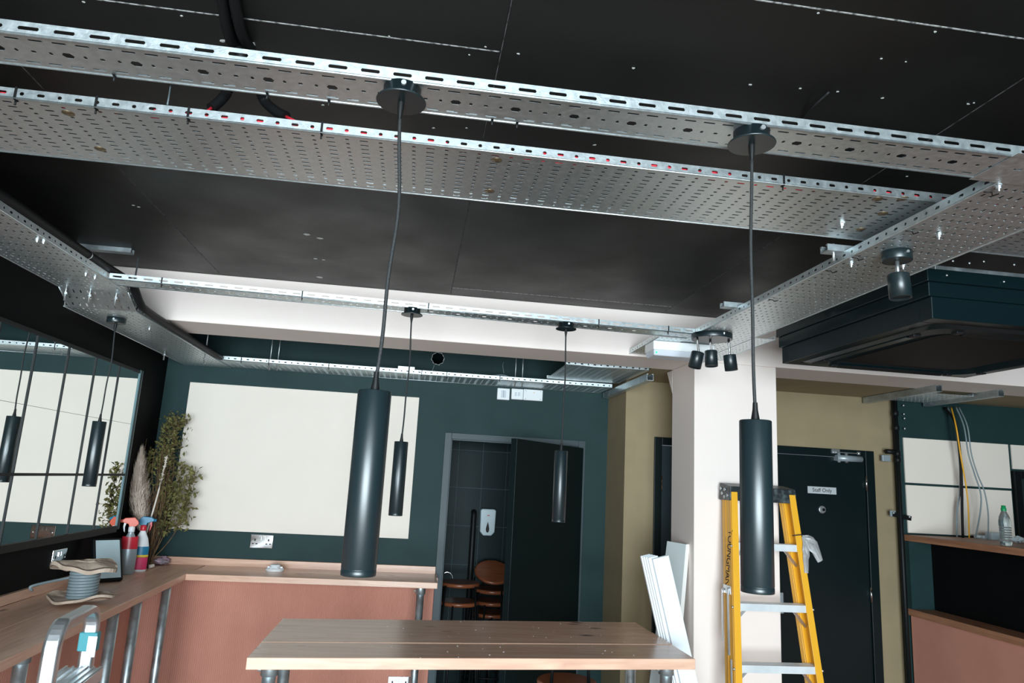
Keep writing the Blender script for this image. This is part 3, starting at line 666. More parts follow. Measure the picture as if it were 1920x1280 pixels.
L3 = rr(cx0+g+.085, cx1-g-.085, cy0+g+.085, cy1-g-.085, .09, az+.012); L4 = rr(cx0+g+.13, cx1-g-.13, cy0+g+.13, cy1-g-.13, .06, az+.0)
ring(m, L0, L1, True); ring(m, L1, L2, True); ring(m, L2, L3, True); ring(m, L3, L4, True)
m.build('louvre_ring', ACB, ac)
m = MB(); n = len(L4); k = len(m.v); m.v += rr(cx0+g+.13, cx1-g-.13, cy0+g+.13, cy1-g-.13, .06, az+.0); m.face(range(n)); m.build('intake_panel', ACG, ac, solid=.006)
for i in range(4):
    mx, my = (cx0+cx1)/2, (cy0+cy1)/2; hl = .26; o_ = (cx1-cx0)/2-g-.036
    q = [(mx, my-o_), (mx, my+o_), (mx-o_, my), (mx+o_, my)][i]; d = Vector((1, 0, 0)) if i < 2 else Vector((0, 1, 0))
    q = Vector((*q, az-.013)); MB().bar(q-d*hl, q+d*hl, .034, .004, up=(0, .3 if i < 2 else 0, 1)).build('louvre_blade', ACB, ac, bevel=.0015)
    for s_ in (-1, 1): MB().bar(q+d*(s_*(hl+.012)), q+d*(s_*(hl+.04)), .030, .010).build('louvre_clip', BLKP, ac, bevel=.002)
bd = MB().box((ax0+.07, ay0+.05, az+.170), (ax1-.05, ay1-.06, az+.205)).build('steel_body', GALVD, ac, bevel=.002)
MB().box((ax0+.03, ay0+.20, az+.205), (ax1+.3, ay0+.245, az+.225)).build('hanger_rail', GALV, ac)
for px, py in ((1787,489),(1818,493),(1845,490),(1902,496)):
    p = U(px, py, 'y', ay0+.05); MB().lathe([(0, .003), (.004, .002), (.005, 0)], p, 8, ax=(0, -1, 0)).build('body_screw', ZINC, bd)
for px, py in ((1775,516),(1882,528)):
    p = U(px, py, 'y', ay0-.012); MB().lathe([(0, .004), (.003, .003), (.004, 0)], p, 8, ax=(0, -1, 0)).build('casing_screw', ZINC, ac)
for x in (ax0+.1, ax1-.1):
    for y in (ay0+.16, ay1-.16): MB().cyl((x, y, az+.19), (x, y, ZC), .005, n=8).build('hanger_rod', ZINC, ac)

# ------------------------------------------------------------------ mirror on the left wall
MX = -1.655
my1 = U(262, 700, 'x', MX).y; mz1 = U(262, 700, 'x', MX).z; mz0 = U(220, 985, 'x', MX).z; my0 = .35
mr = thing('grid_mirror', 'wide black framed mirror divided into panes by thin bars', 'mirror', (MX, 2.5, mz0))
MB().box((XL, my0, mz0-.005), (MX-.006, my1, mz1)).build('backing', BLKM, mr)
f = .034
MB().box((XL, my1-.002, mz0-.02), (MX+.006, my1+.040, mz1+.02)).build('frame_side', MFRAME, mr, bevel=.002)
MB().box((MX+.004, my1+.012, mz0-.02), (MX+.009, my1+.020, mz1+.02)).build('frame_bead', BLKM, mr)
MB().box((XL, my0, mz1), (MX+.004, my1, mz1+.018)).build('frame_top', BLKM, mr, bevel=.002)
MB().box((XL, my0, mz0-.035), (MX+.008, my1, mz0)).build('frame_bottom', BLKM, mr, bevel=.002)
zb1 = U(0, 889, 'x', MX).z; zb2 = U(0, 750, 'x', MX).z
ys = sorted([U(px, 887, 'x', MX).y for px in (23.6, 88.6, 144.5, 192)]); pit = ys[1]-ys[0]
ys = [ys[0]-pit*k for k in range(8, 0, -1) if ys[0]-pit*k > my0+.05]+ys
edges = [my0]+ys+[my1]
for a, b in zip(edges[:-1], edges[1:]):
    for za, zb_ in ((mz0, zb1), (zb1, zb2), (zb2, mz1)):
        MB().box((MX-.006, a+.0008, za+.0008), (MX, b-.0008, zb_-.0008)).build('pane', MIRROR, mr)
for y in ys: MB().box((MX-.001, y-.003, mz0), (MX+.005, y+.003, mz1)).build('glazing_bar', BLKM, mr)
MB().box((MX-.001, my0, zb1-.006), (MX+.007, my1, zb1+.006)).build('glazing_bar', BLKM, mr)

# ------------------------------------------------------------------ counters
ZW = 1.097; TH = .036
def collar_leg(parent, x, y, ztop, collar=True, r=.0242):
    m = MB().cyl((x, y, 0.006), (x, y, ztop), r, n=20).build('leg', GALVD, parent)
    if collar:
        MB().lathe([(r, 0), (r+.006, 0), (r+.0065, -.002), (r+.0065, -.045), (r, -.048)], (x, y, ztop), 20).build('top_collar', GALVD, m)
        MB().lathe([(0, 0), (.006, 0), (.006, .012), (0, .012)], (x-r-.004, y, ztop-.028), 8, ax=(-1, 0, 0), flat=True).build('grub_screw', ZINC, m)
    MB().lathe([(0, 0), (.055, 0), (.055, .006), (0, .006)], (x, y, 0), 20).build('foot_flange', GALVD, m)
cl_ = thing('wall_counter', 'high timber counter along the left wall under the mirror on tube legs', 'counter', (-1.5, 2.9, 0))
xa = lambda y: -1.250-.05*(y-2.6)/2.06
for k, (s0, s1) in enumerate(((0, .222), (.2235, .47))):
    y0, y1 = .40, 5.062
    P = []
    for y, s in ((y0, s0), (y1, s0), (y1, s1), (y0, s1)):
        P.append((max(xa(y)-s, XL+.002), y, ZW-TH))
    MB().prism(P[::-1], (0, 0, TH)).build('plank', WOODY, cl_, bevel=.002)
MB().box((XL, .4, ZW), (XL+.022, 5.06, ZW+.043)).build('upstand', WOODY, cl_, bevel=.002)
for px, py in ((40, 1240), (212, 1160), (257, 1128), (313, 1100)):
    p = U(px, py, 'x', -1.335); collar_leg(cl_, -1.335, p.y, ZW-TH, collar=px < 100)
cb_ = thing('wall_counter', 'high timber counter along the teal back wall under the cream panel', 'counter', (-.5, 4.85, 0))
for (y0, y1, xr) in ((4.642, 4.852, .206), (4.854, 5.062, .215)):
    MB().box((-1.299, y0, ZW-TH), (xr, y1, ZW)).build('plank', WOODX, cb_, bevel=.002)
MB().box((XL+.024, 5.064, ZW-.002), (.204, YB, ZW+.046)).build('upstand', WOODX, cb_, bevel=.002)
collar_leg(cb_, .105, 4.72, ZW-TH)
def ribbed(name, label, o, u, L, n, z0, z1, pitch=.0125, d=.006, material=None):
    o = Vector(o); u = Vector(u); n = Vector(n); k = max(2, int(L/pitch)); m = MB(); prof = []
    for i in range(k):
        for t, h in ((0, 0), (.22, .8), (.5, 1), (.78, .8)): prof.append(o+u*((i+t)*L/k)+n*(d*h))
    prof.append(o+u*L)
    b = len(m.v); m.v += [p+Vector((0, 0, z0)) for p in prof]+[p+Vector((0, 0, z1)) for p in prof]; q = len(prof)
    for i in range(q-1): m.face((b+i, b+i+1, b+q+i+1, b+q+i), True)
    m.hexa([p+Vector((0, 0, z)) for z in (z0, z1) for p in (o-n*.012, o+u*L-n*.012, o+u*L, o)])
    return tag(m.build(name, material or RIB), label, 'wall panel')
ribbed('ribbed_panel', 'terracotta ribbed panel on the back wall below the counter', (-1.715, YB-.014, 0), (1, 0, 0), 1.92, (0, -1, 0), 0, ZW-TH-.001)
ribbed('ribbed_panel', 'terracotta ribbed panel on the left wall below the counter', (XL+.014, .4, 0), (0, 1, 0), 4.66, (1, 0, 0), 0, ZW-TH-.001)
a = U(357, 713, 'y', YB-.012); b = U(786, 748, 'y', YB-.012); c = U(768, 1010, 'y', YB-.012)
cpz1 = (a.z+b.z)/2
cp = MB().box((a.x, YB-.012, c.z), (b.x, YB, cpz1)).build('wall_panel', CREAM, bevel=.0015)
tag(cp, 'large blank cream panel on the teal back wall', 'wall panel')

def socket(loc, n, u, w=.147, h=.087, label='', rockers=2):
    """double socket plate: loc centre on wall, n normal, u along width"""
    loc = Vector(loc); n = Vector(n); u = Vector(u); z = Vector((0, 0, 1))
    t = thing('wall_socket', label, 'socket', loc)
    def bx(m, cu, cz, du, dz, d0, d1):
        return m.hexa([loc+u*(cu+su*du/2)+z*(cz+sz*dz/2)+n*dd for dd in (d0, d1) for su, sz in ((-1, -1), (1, -1), (1, 1), (-1, 1))])
    bx(MB(), 0, 0, w, h, 0, .006).build('plate', CHROME, t, bevel=.002)
    for s in (-1, 1):
        bx(MB(), s*.012, h*.24, .016, .022, .006, .010).build('rocker', CHROME if rockers else BLKP, t, bevel=.001)
        bx(MB(), s*w*.30, h*.10, .009, .014, .0055, .0068).build('earth_slot', INK, t)
        for q in (-1, 1): bx(MB(), s*w*.30+q*.012, -h*.18, .012, .007, .0055, .0068).build('pin_slot', INK, t)
        bx(MB(), s*w*.40, 0, .005, .005, .006, .0072).build('screw', ZINC, t)
    return t
a = U(470, 1001, 'y', YB); b = U(512, 1028, 'y', YB)
socket(((a.x+b.x)/2, YB, (a.z+b.z)/2), (0, -1, 0), (1, 0, 0), label='chrome double socket on the teal back wall under the cream panel')
p = U(109, 1046, 'x', XL); socket((XL, p.y, p.z), (1, 0, 0), (0, 1, 0), label='chrome double socket on the black left wall below the mirror')
p = U(748, 1281, 'y', YB-.022); socket((p.x, YB-.020, p.z), (0, -1, 0), (1, 0, 0), label='chrome double socket on the terracotta panel near the floor', w=.147)

# ------------------------------------------------------------------ timber table
tb_ = thing('high_table', 'high three-plank timber table on galvanised tube legs', 'table', (.32, 3.13, 0))
FL, FRt, BRt, BL = Vector((-.520, 2.712, 0)), Vector((1.158, 2.842, 0)), Vector((1.141, 3.560, 0)), Vector((-.518, 3.405, 0))
for k in range(3):
    t0, t1_ = k/3+(.003 if k else 0), (k+1)/3-(.003 if k < 2 else 0)
    P = [FL.lerp(BL, t0), FRt.lerp(BRt, t0), FRt.lerp(BRt, t1_), FL.lerp(BL, t1_)]
    dz = (0, .0015, -.0005)[k]
    MB().prism([p+Vector((0, 0, ZW-.040)) for p in P], (0, 0, .040+dz)).build('plank', WOODX, tb_, bevel=.002)
for px, y in ((505, 2.83), (532, 3.36), (1182, 3.45), (1249, 2.95)):
    p = U(px, 1262, 'y', y); collar_leg(tb_, p.x, y, ZW-.04, collar=y < 3)
sh = MB()
for i in range(70):
    s, t = random.random(), random.random()
    p = FL.lerp(FRt, s).lerp(BL.lerp(BRt, s), t)+Vector((0, 0, ZW+.0012)); a = random.random()*6.3; r = random.uniform(.0012, .0035)
    d = Vector((math.cos(a), math.sin(a), 0)); e = Vector((-d.y, d.x, 0))
    sh.quad(p-d*r, p-e*r*.4, p+d*r, p+e*r*.4+Vector((0, 0, .001)))
o = tag(sh.build('plaster_crumbs', GYPS, solid=.0008), 'scattered white plaster crumbs on the timber table', 'debris'); o['kind'] = 'stuff'

# ------------------------------------------------------------------ stools
def stool(x, y, z, label, group=None, legs=True, lean=(0, 0), h=.75, ang=45, r0=.10, r1=.17, rz=.22):
    t = thing('bar_stool', label, 'stool', (x, y, 0), group)
    ax = Vector((lean[0], lean[1], 1))
    MB().lathe([(0, -.030), (.133, -.030), (.146, -.024), (.150, -.012), (.146, -.003), (.136, 0), (0, .0)], (x, y, z), 32, ax=ax).build('seat', STOOLW, t)
    if legs:
        for k in range(4):
            a = R(ang+90*k); d = Vector((math.cos(a), math.sin(a), 0))
            MB().cyl(Vector((x, y, z-.018-(lean[0]*d.x+lean[1]*d.y)*r0))+d*r0, Vector((x, y, z-h))+d*r1, .007, n=8).build('leg', BLKM, t)
        pts = [Vector((x, y, z-h+rz))+Vector((math.cos(a), math.sin(a), 0))*(r1+(r0-r1)*rz/h) for a in [2*math.pi*j/20 for j in range(21)]]
        MB().tube(pts, .005, 6).build('foot_ring', BLKM, t)
    return t
p = U(1065, 1262, 'y', 3.72)
stool(.83, 3.66, .80, 'wooden topped bar stool tucked behind the timber table', h=.80)
so = list(bpy.data.objects)
pr = MB().tube([(.74, 3.60, .80), (.745, 3.60, .90), (.75, 3.60, .915), (.91, 3.60, .915), (.92, 3.60, .90), (.925, 3.60, .80)], .008, 8)
st = [o for o in col.objects if o.name.startswith('bar_stool')][-1]
pr.build('back_hoop', BLKM, st)
LY = 5.46
p1 = U(862, 1093, 'y', LY); p2 = U(862, 1124, 'y', LY)
stool(p1.x, LY, p1.z+.012, 'wooden bar stool in the lobby, upper one of the stack beside the tiled side wall', h=p1.z+.012, ang=45, r0=.152, r1=.235, rz=.24)
stool(p1.x, LY, p2.z-.004, 'wooden bar stool in the lobby, lower one of the stack beside the tiled side wall', h=p2.z-.004, ang=70, r0=.145, r1=.195, rz=.17)
q1 = U(918, 1066, 'y', 5.75); QX = .690
stool(QX, 5.80, q1.z-.02, 'wooden bar stool with tilted seat on top of the stack under the soap dispenser', lean=(.04, -.55), h=q1.z-.02, ang=20, r0=.157, r1=.242, rz=.30)
for k, (py, lb) in enumerate(((1102, 'second seat down'), (1124, 'third seat down'), (1146, 'lowest seat'))):
    q = U(914, py, 'y', 5.80); stool(QX, 5.80, q.z, 'wooden bar stool in the stack under the soap dispenser, '+lb, h=q.z, ang=42+22*k, r0=(.157, .157, .149)[k], r1=(.225, .208, .188)[k], rz=.25-.06*k)
# soap dispenser and pipe on the lobby wall
a = U(901, 953, 'y', TY-.05); b = U(927, 1004, 'y', TY-.05)
sd_ = thing('soap_dispenser', 'white soap dispenser on the black lobby tiles', 'dispenser', ((a.x+b.x)/2, TY, b.z))
MB().prism([Vector((x, TY, z)) for x, z in [(a.x+.01, a.z), (b.x-.01, a.z), (b.x, a.z-.015), (b.x-.004, b.z+.03), (b.x-.03, b.z), (a.x+.03, b.z), (a.x+.004, b.z+.03), (a.x, a.z-.015)]], (0, -.085, 0)).build('body', mat('dispenser_white', (.62, .74, .78), .3), sd_, bevel=.008)
cz = b.z+(a.z-b.z)*.32; cxm = (a.x+b.x)/2
MB().prism([Vector((cxm+x*.018, TY-.0845, cz+z*.045)) for x, z in [(0, 1), (.45, .35), (.8, -.3), (.6, -.8), (0, -1), (-.6, -.8), (-.8, -.3), (-.45, .35)]], (0, -.003, 0)).build('push_lever', INK, sd_)
MB().box((cxm-.008, TY-.088, a.z-.055), (cxm+.012, TY-.0845, a.z-.048)).build('maker_badge', RED, sd_)
x = U(889, 960, 'y', TY-.05).x; z = U(889, 960, 'y', TY-.05).z
tag(MB().tube([(x, TY, z), (x, TY-.045, z), (x, TY-.05, z-.02), (x, TY-.05, 0.02)], .022, 12).build('waste_pipe', BLKP), 'black pipe running down the lobby tiles beside the soap dispenser', 'pipe')
p = U(838, 1083, 'y', TY-.008)
pts = [p+Vector((.045*math.cos(a), 0, .045*math.sin(a))) for a in [R(-60+15*k) for k in range(14)]]
tag(MB().tube(pts, .007, 6).build('chrome_pipe_bend', CHROME), 'curved chrome pipe against the lobby tiles', 'pipe')

# ------------------------------------------------------------------ switches under the back tray
for k, (x0, y0, x1, y1) in enumerate(((933, 727, 955, 750), (959.5, 728, 980.5, 749.5), (982, 729, 1017, 752))):
    a = U(x0, y0, 'y', YB-.03); b = U(x1, y1, 'y', YB-.03)
    t = thing('surface_switch', ['white surface box with a single switch under the back tray', 'white surface box with two small rockers under the back tray', 'wide white junction box under the back tray'][k], 'switch box', ((a.x+b.x)/2, YB, b.z))
    MB().box((a.x, YB-.034, b.z), (b.x, YB, a.z)).build('box', WHITE, t, bevel=.004)
    cx, cz = (a.x+b.x)/2, (a.z+b.z)/2; G = mat('switch_grey', (.6, .66, .7), .4)
    if k == 0: MB().box((cx-.018, YB-.039, cz-.026), (cx+.018, YB-.034, cz+.026)).build('rocker', G, t, bevel=.001); MB().box((cx-.001, YB-.0395, cz-.026), (cx+.001, YB-.037, cz+.026)).build('rocker_split', INK, t)
    elif k == 1:
        for s in (-1, 1): MB().box((cx+s*.012-.008, YB-.039, cz-.014), (cx+s*.012+.008, YB-.034, cz+.014)).build('rocker', G, t, bevel=.001)
    else:
        for s in (-1, 1):
            for q in (-1, 1): MB().lathe([(0, .002), (.004, .0015), (.005, 0)], (cx+s*.055, YB-.034, cz+q*.028), 8, ax=(0, -1, 0)).build('screw', G, t)
        MB().lathe([(0, .002), (.003, .0015), (.0035, 0)], (cx+.006, YB-.034, cz+.018), 8, ax=(0, -1, 0)).build('indicator', YLAB, t)

# ------------------------------------------------------------------ things on the counters
p = U(515, 1070, 'z', ZW)
t = thing('detector_base', 'white round detector base lying on the back counter', 'detector', (p.x, p.y, ZW))
MB().lathe([(0, 0), (.055, 0), (.056, .004), (.056, .014), (.050, .018), (.048, .018)], (p.x, p.y, ZW), 32).build('rim', WHITE, t)
MB().lathe([(.048, .017), (.034, .021), (.032, .036), (.028, .040), (0, .038)], (p.x, p.y, ZW), 24).build('centre', WHITE, t)
for k in range(6): a = R(60*k); MB().bar(Vector((p.x, p.y, ZW+.022))+Vector((math.cos(a), math.sin(a), 0))*.033, Vector((p.x, p.y, ZW+.022))+Vector((math.cos(a), math.sin(a), 0))*.047, .004, .012).build('fin', WHITE, t)
# cable reel
rc = U(151, 1131, 'z', ZW)
rl = thing('cable_reel', 'grey cable wound on a reel with torn fibreboard ends', 'cable reel', rc)
def ragged(z, r, amp, n, seed, bowl=0.0, hole=0.0, th=.012):
    rnd = random.Random(seed); m = MB(); N = 48; rings = [hole, .25, .5, .75, .9, 1.0]
    ph = [rnd.uniform(0, 6.28) for _ in range(4)]
    def pt(t, j):
        a = 2*math.pi*j/N; w_ = 1+.06*math.sin(3*a+ph[0])+.05*math.sin(5*a+ph[1])
        dz = amp*(t**2)*(math.sin(2*a+ph[2])+.6*math.sin(3*a+ph[3])+.35*math.sin(7*a))+bowl*t**3
        return rc+Vector((math.cos(a)*r*t*w_, math.sin(a)*r*t*w_*.92, z+dz))
    for sgn in (0, 1):
        k0 = len(m.v)
        for t in rings:
            for j in range(N): m.v.append(pt(t, j)+Vector((0, 0, th*sgn*(1-.3*t))))
        for i in range(len(rings)-1):
            for j in range(N):
                q = (k0+i*N+j, k0+i*N+(j+1) % N, k0+(i+1)*N+(j+1) % N, k0+(i+1)*N+j); m.face(q if sgn else q[::-1], True)
    h = len(rings)*N
    for i in (0, len(rings)-1):
        for j in range(N): m.face((i*N+j, i*N+(j+1) % N, h+i*N+(j+1) % N, h+i*N+j))
    return m
ragged(.010, .138, .008, 5, 3, bowl=.018, hole=.02, th=.016).build('lower_flange', CARD, rl)
ragged(.168, .134, .013, 5, 11, bowl=-.016, hole=.30, th=.024).build('upper_flange', CARD, rl)
m = MB(); pts = []
for turn in range(11):
    for j in range(24):
        a = 2*math.pi*j/24; pts.append(rc+Vector((math.cos(a)*.057, math.sin(a)*.057, .022+.0130*(turn+j/24))))
m.tube(pts, .0072, 6); m.build('wound_cable', GREYC, rl)
MB().cyl(rc+Vector((0, 0, .02)), rc+Vector((0, 0, .178)), .051, n=24, caps=True).build('cable_core', GREYC, rl)
q0 = rc+Vector((-.06, -.05, .10))
MB().tube(curve_pts([rc+Vector((-.05, .058, .11)), rc+Vector((-.10, .03, .100)), rc+Vector((-.17, -.10, .085)), U(60, 1107, 'x', -1.62)], 16), .006, 6).build('loose_end', GREYC, rl)
# floodlight leaning on the bottles
fc = Vector((-1.600, 4.25, ZW))
n = Vector((.62, -.66, .42)).normalized(); u = Vector((0, 0, 1)).cross(n).normalized(); v = n.cross(u)
t = thing('floodlight', 'small black framed floodlight leaning on the spray bottles', 'floodlight', fc)
def slab(m, c, hu, hv, d0, d1): return m.hexa([c+u*(a*hu)+v*(b*hv)+n*d for d in (d0, d1) for a, b in ((-1, -1), (1, -1), (1, 1), (-1, 1))])
fcc = fc+Vector((0, .0, .118))
slab(MB(), fcc, .075, .118, -.040, .0).build('housing', BLKP, t, bevel=.008)
slab(MB(), fcc, .062, .104, .0, .002).build('glass', LEDW, t, bevel=.001)
slab(MB(), fcc-n*.045-v*.02, .05, .04, -.02, .005).build('driver_box', BLKP, t, bevel=.004)
# spray bottles
def spray(x, y, rot, body, trig, head, label, lab, H_=.285):
    o = Vector((x, y, ZW)); t = thing('spray_bottle', label, 'spray bottle', o)
    ca, sa = math.cos(rot), math.sin(rot)
    def T(m, sx=1.0, sy=.62):
        for i, p in enumerate(m.v):
            a, b = (p.x-o.x)*sx, (p.y-o.y)*sy; m.v[i] = Vector((o.x+a*ca-b*sa, o.y+a*sa+b*ca, o.z+(p.z-o.z)*1.14))
        return m
    T(MB().lathe([(0, 0), (.043, 0), (.047, .006), (.047, .10), (.044, .135), (.034, .170), (.020, .195), (.015, .205), (.015, .215), (0, .215)], o, 28)).build('bottle_body', body, t)
    T(MB().lathe([(0, .208), (.0165, .208), (.0175, .212), (.0175, .232), (.013, .238), (0, .238)], o, 20), 1, 1).build('collar', head, t)
    for (z0, z1, mm, k) in lab:
        r0 = .0475 if z1 < .11 else .0475-.08*(z1-.10)
        T(MB().lathe([(.0478 if z0 < .1 else .0465, z0), (.0478 if z1 < .1 else r0+.002, z1)], o, 28)).build('label_band', mm, t)
    def tr(p): p = Vector(p); return Vector((o.x+p.x*ca-p.y*sa, o.y+p.x*sa+p.y*ca, o.z+p.z*1.14))
    hd = MB().prism([tr((a, -.013, b)) for a, b in [(-.030, .262), (-.034, .250), (-.020, .236), (.016, .236), (.020, .248), (.052, .256), (.055, .268), (.040, .278), (-.010, .281)]], tr((0, .013, 0))-tr((0, -.013, 0))).build('trigger_head', trig, t, bevel=.003)
    MB().prism([tr((a, -.006, b)) for a, b in [(.030, .256), (.044, .256), (.046, .235), (.040, .212), (.033, .205), (.036, .232)]], tr((0, .006, 0))-tr((0, -.006, 0))).build('trigger', head, t, bevel=.002)
    MB().cyl(tr((.053, 0, .262)), tr((.066, 0, .262)), .010, .008, n=12).build('nozzle', trig, t)
    return t
q1_ = U(234, 1076, 'z', ZW); q2_ = U(257, 1071, 'z', ZW)
spray(q1_.x, q1_.y, R(200), SILV, ORANGE, WHITE, 'grey and red spray bottle with coral trigger on the left counter', [(.125, .185, RED, 0)])
spray(q2_.x, q2_.y, R(10), WHITE, BLUE, RED, 'white spray bottle with pink and blue label and blue trigger', [(.012, .075, PINK, 0), (.072, .086, YLAB, 0), (.086, .128, BLUE, 0)])
# wrapper in the corner
def crumple(name, c, r, material, label, cat, seed, sz=.5):
    rnd = random.Random(seed); m = MB(); N = 14; M_ = 7; c = Vector(c)
    for i in range(M_+1):
        for j in range(N):
            t = math.pi*i/M_; a = 2*math.pi*j/N; k = r*rnd.uniform(.6, 1.15)
            m.v.append(c+Vector((k*math.sin(t)*math.cos(a), k*math.sin(t)*math.sin(a), max(0, r*sz*(1+math.cos(t)*rnd.uniform(.6, 1.1))))))
    for i in range(M_):
        for j in range(N): m.face((i*N+j, i*N+(j+1) % N, (i+1)*N+(j+1) % N, (i+1)*N+j))
    return tag(m.build(name, material), label, cat)
p = U(302, 1058, 'z', ZW); crumple('crumpled_wrapper', (p.x+.01, p.y-.02, ZW), .055, BAGP, 'crumpled pinkish wrapper in the counter corner', 'wrapper', 4)

# ------------------------------------------------------------------ dried plants in the corner
pb = Vector((-1.600, 4.86, ZW))
def stem_path(base, tip, bend, n=14):
    base = Vector(base); tip = Vector(tip); b = Vector(bend)
    return [base.lerp(tip, k/n)+b*math.sin(math.pi*k/n) for k in range(n+1)]
def leafy(base, tip, bend, label, seed, nl=150, t0=.45, spread=.07, ls=.030):
    rnd = random.Random(seed); pts = stem_path(base, tip, bend, 18)
    t = thing('dried_leafy_branch', label, 'dried plant', Vector(base))
    MB().tube(pts, [.0032*(1-.6*k/18) for k in range(19)], 6).build('stem', TWIG, t)
    m = MB(); tw = MB()
    for i in range(nl):
        s = t0+(1-t0)*rnd.random(); f_ = s*18; k = min(int(f_), 17); p = pts[k].lerp(pts[k+1], f_-k)
        d = Vector((rnd.gauss(0, 1), rnd.gauss(0, .7), rnd.gauss(.35, .7))).normalized(); q = p+d*spread*rnd.random()*(1.15-.45*s)
        q.y = min(q.y, YB-.015); q.x = max(q.x, XL+.02)
        if i % 3 == 0: tw.tube([p, q], .0011, 4)
        l = ls*rnd.uniform(.6, 1.2); e = Vector((rnd.gauss(0, 1), rnd.gauss(0, 1), rnd.gauss(.6, .8))).normalized(); w_ = e.cross(Vector((rnd.gauss(0, 1), rnd.gauss(0, 1), rnd.gauss(0, 1)))).normalized()*l*.26; nz = w_.cross(e).normalized()*l*.12
        a, b, c, dd = q, q+e*l*.5+w_+nz, q+e*l, q+e*l*.5-w_+nz
        n0 = len(m.v); m.v += [a, b, c, dd]; m.face((n0, n0+1, n0+2)); m.face((n0, n0+2, n0+3))
    tw.build('side_twigs', TWIG, t)
    for p in m.v: p.x = max(p.x, XL+.005); p.y = min(p.y, YB-.004)
    o = m.build('leaves', LEAF, t); o['kind'] = 'stuff'
def at(px, py, y): return U(px-7, py, 'y', y)
LB = 'dried olive-leaved branch in the counter corner, '
leafy(pb+Vector((.02, 0, .05)), at(345, 785, 4.98), (-.02, -.02, 0), LB+'the tallest one reaching past the panel top edge', 1, 430, .50, .125, .032)
leafy(pb+Vector((.01, .02, .05)), at(322, 782, 5.02), (-.01, 0, 0), LB+'curling back at the teal wall', 2, 220, .55, .085, .030)
leafy(pb+Vector((.03, -.02, .05)), at(366, 885, 4.92), (.05, 0, -.06), LB+'bending across the cream panel', 3, 260, .45, .085, .036)
leafy(pb+Vector((.03, -.03, .05)), at(350, 868, 4.94), (.03, 0, -.03), LB+'with pale tips before the cream panel', 5, 150, .5, .07, .034)
leafy(pb+Vector((.03, -.02, .05)), at(322, 910, 4.88), (.03, 0, 0), LB+'short with broader green leaves', 6, 170, .35, .075, .042)
leafy(pb+Vector((-.03, .0, .05)), at(288, 842, 4.98), (-.02, 0, 0), LB+'leaning to the black wall', 7, 130, .6, .06, .028)
# pampas plume
t = thing('pampas_grass', 'pale fluffy pampas plume standing in the counter corner', 'dried plant', pb)
a, b = at(273, 1000, 4.80), at(270, 838, 4.82); base = at(285, 1062, 4.84)
MB().tube([base, a, a.lerp(b, .6)], .004, 6).build('stem', STALK, t)
m = MB(); rnd = random.Random(9)
for i in range(2200):
    s = rnd.random(); p = a.lerp(b, s*.88)+Vector((-.028*math.sin(math.pi*s), 0, 0)); wd = .074*(math.sin(math.pi*min(1, .10+s*.93))**.55)+.004
    an = rnd.uniform(0, 6.283); d = Vector((math.cos(an), math.sin(an), 0))*wd*rnd.uniform(.35, 1.0); l = rnd.uniform(.05, .10)
    e = p+d+Vector((rnd.gauss(0, .008), rnd.gauss(0, .008), l)); mid = p+d*.75+Vector((0, 0, l*.4)); w_ = Vector((-d.y, d.x, 0)).normalized()*.0016
    n0 = len(m.v); m.v += [p-w_, p+w_, mid+w_, mid-w_, e]; m.face((n0, n0+1, n0+2, n0+3)); m.face((n0+3, n0+2, n0+4))
for p in m.v: p.x = max(p.x, XL+.008)
o = m.build('plume', PAMPAS, t); o['kind'] = 'stuff'
a, b = at(278, 1040, 4.86), at(281, 905, 4.88)
t = thing('pampas_grass', 'narrow faded grass plume behind the bleached stalk', 'dried plant', at(282, 1064, 4.86))
MB().tube([at(282, 1064, 4.86), a, b], .004, 6).build('stem', STALK, t)
m = MB()
for i in range(600):
    s = rnd.random(); p = a.lerp(b, s*.9); an = rnd.uniform(0, 6.283); d = Vector((math.cos(an), math.sin(an), 0))*.026*rnd.uniform(.3, 1.0); l = rnd.uniform(.04, .08)
    e = p+d+Vector((rnd.gauss(0, .006), rnd.gauss(0, .006), l)); mid = p+d*.75+Vector((0, 0, l*.4)); w_ = Vector((-d.y, d.x, 0)).normalized()*.0015
    n0 = len(m.v); m.v += [p-w_, p+w_, mid+w_, mid-w_, e]; m.face((n0, n0+1, n0+2, n0+3)); m.face((n0+3, n0+2, n0+4))
o = m.build('plume', PAMPAS, t); o['kind'] = 'stuff'
pts = stem_path(at(266, 1045, 4.78), at(320, 855, 4.82), (.01, 0, 0), 16)
t = thing('bleached_stalk', 'straight bleached stalk slanting across the dried plants', 'dried plant', pts[0])
MB().tube(pts, [.007-.0002*k for k in range(17)], 8).build('stalk', STALK, t)
m = MB()
for i in range(60):
    s = rnd.uniform(.75, 1); k = min(int(s*16), 15); p = pts[k].lerp(pts[k+1], s*16-k); d = Vector((rnd.gauss(0, 1), rnd.gauss(0, 1), rnd.gauss(.8, .5))).normalized()
    m.tube([p, p+d*.014], [.003, .001], 4)
m.build('seed_head', STALK, t)
t = thing('twig_bundle', 'bundle of curly brown and dark twigs at the foot of the dried plants', 'dried plant', pb)
mb_, md_ = MB(), MB()
for i in range(110):
    dark = i % 2; a = pb+Vector((rnd.gauss(0, .016), rnd.gauss(0, .016)-.01, .0))
    tp = pb+Vector((rnd.uniform(-.10, .10), rnd.uniform(-.10, .12), rnd.uniform(.25, .45) if dark else rnd.uniform(.35, .80)))
    pts = []
    ph = rnd.uniform(0, 6)
    for k in range(12):
        s = k/11; q = a.lerp(tp, s)+Vector((math.sin(ph+s*9), math.cos(ph*1.3+s*8), 0))*.018*s; q.x = max(q.x, XL+.025); q.y = min(q.y, YB-.02); pts.append(q)
    (md_ if dark else mb_).tube(pts, [.0024*(1-.6*k/11) for k in range(12)], 5)
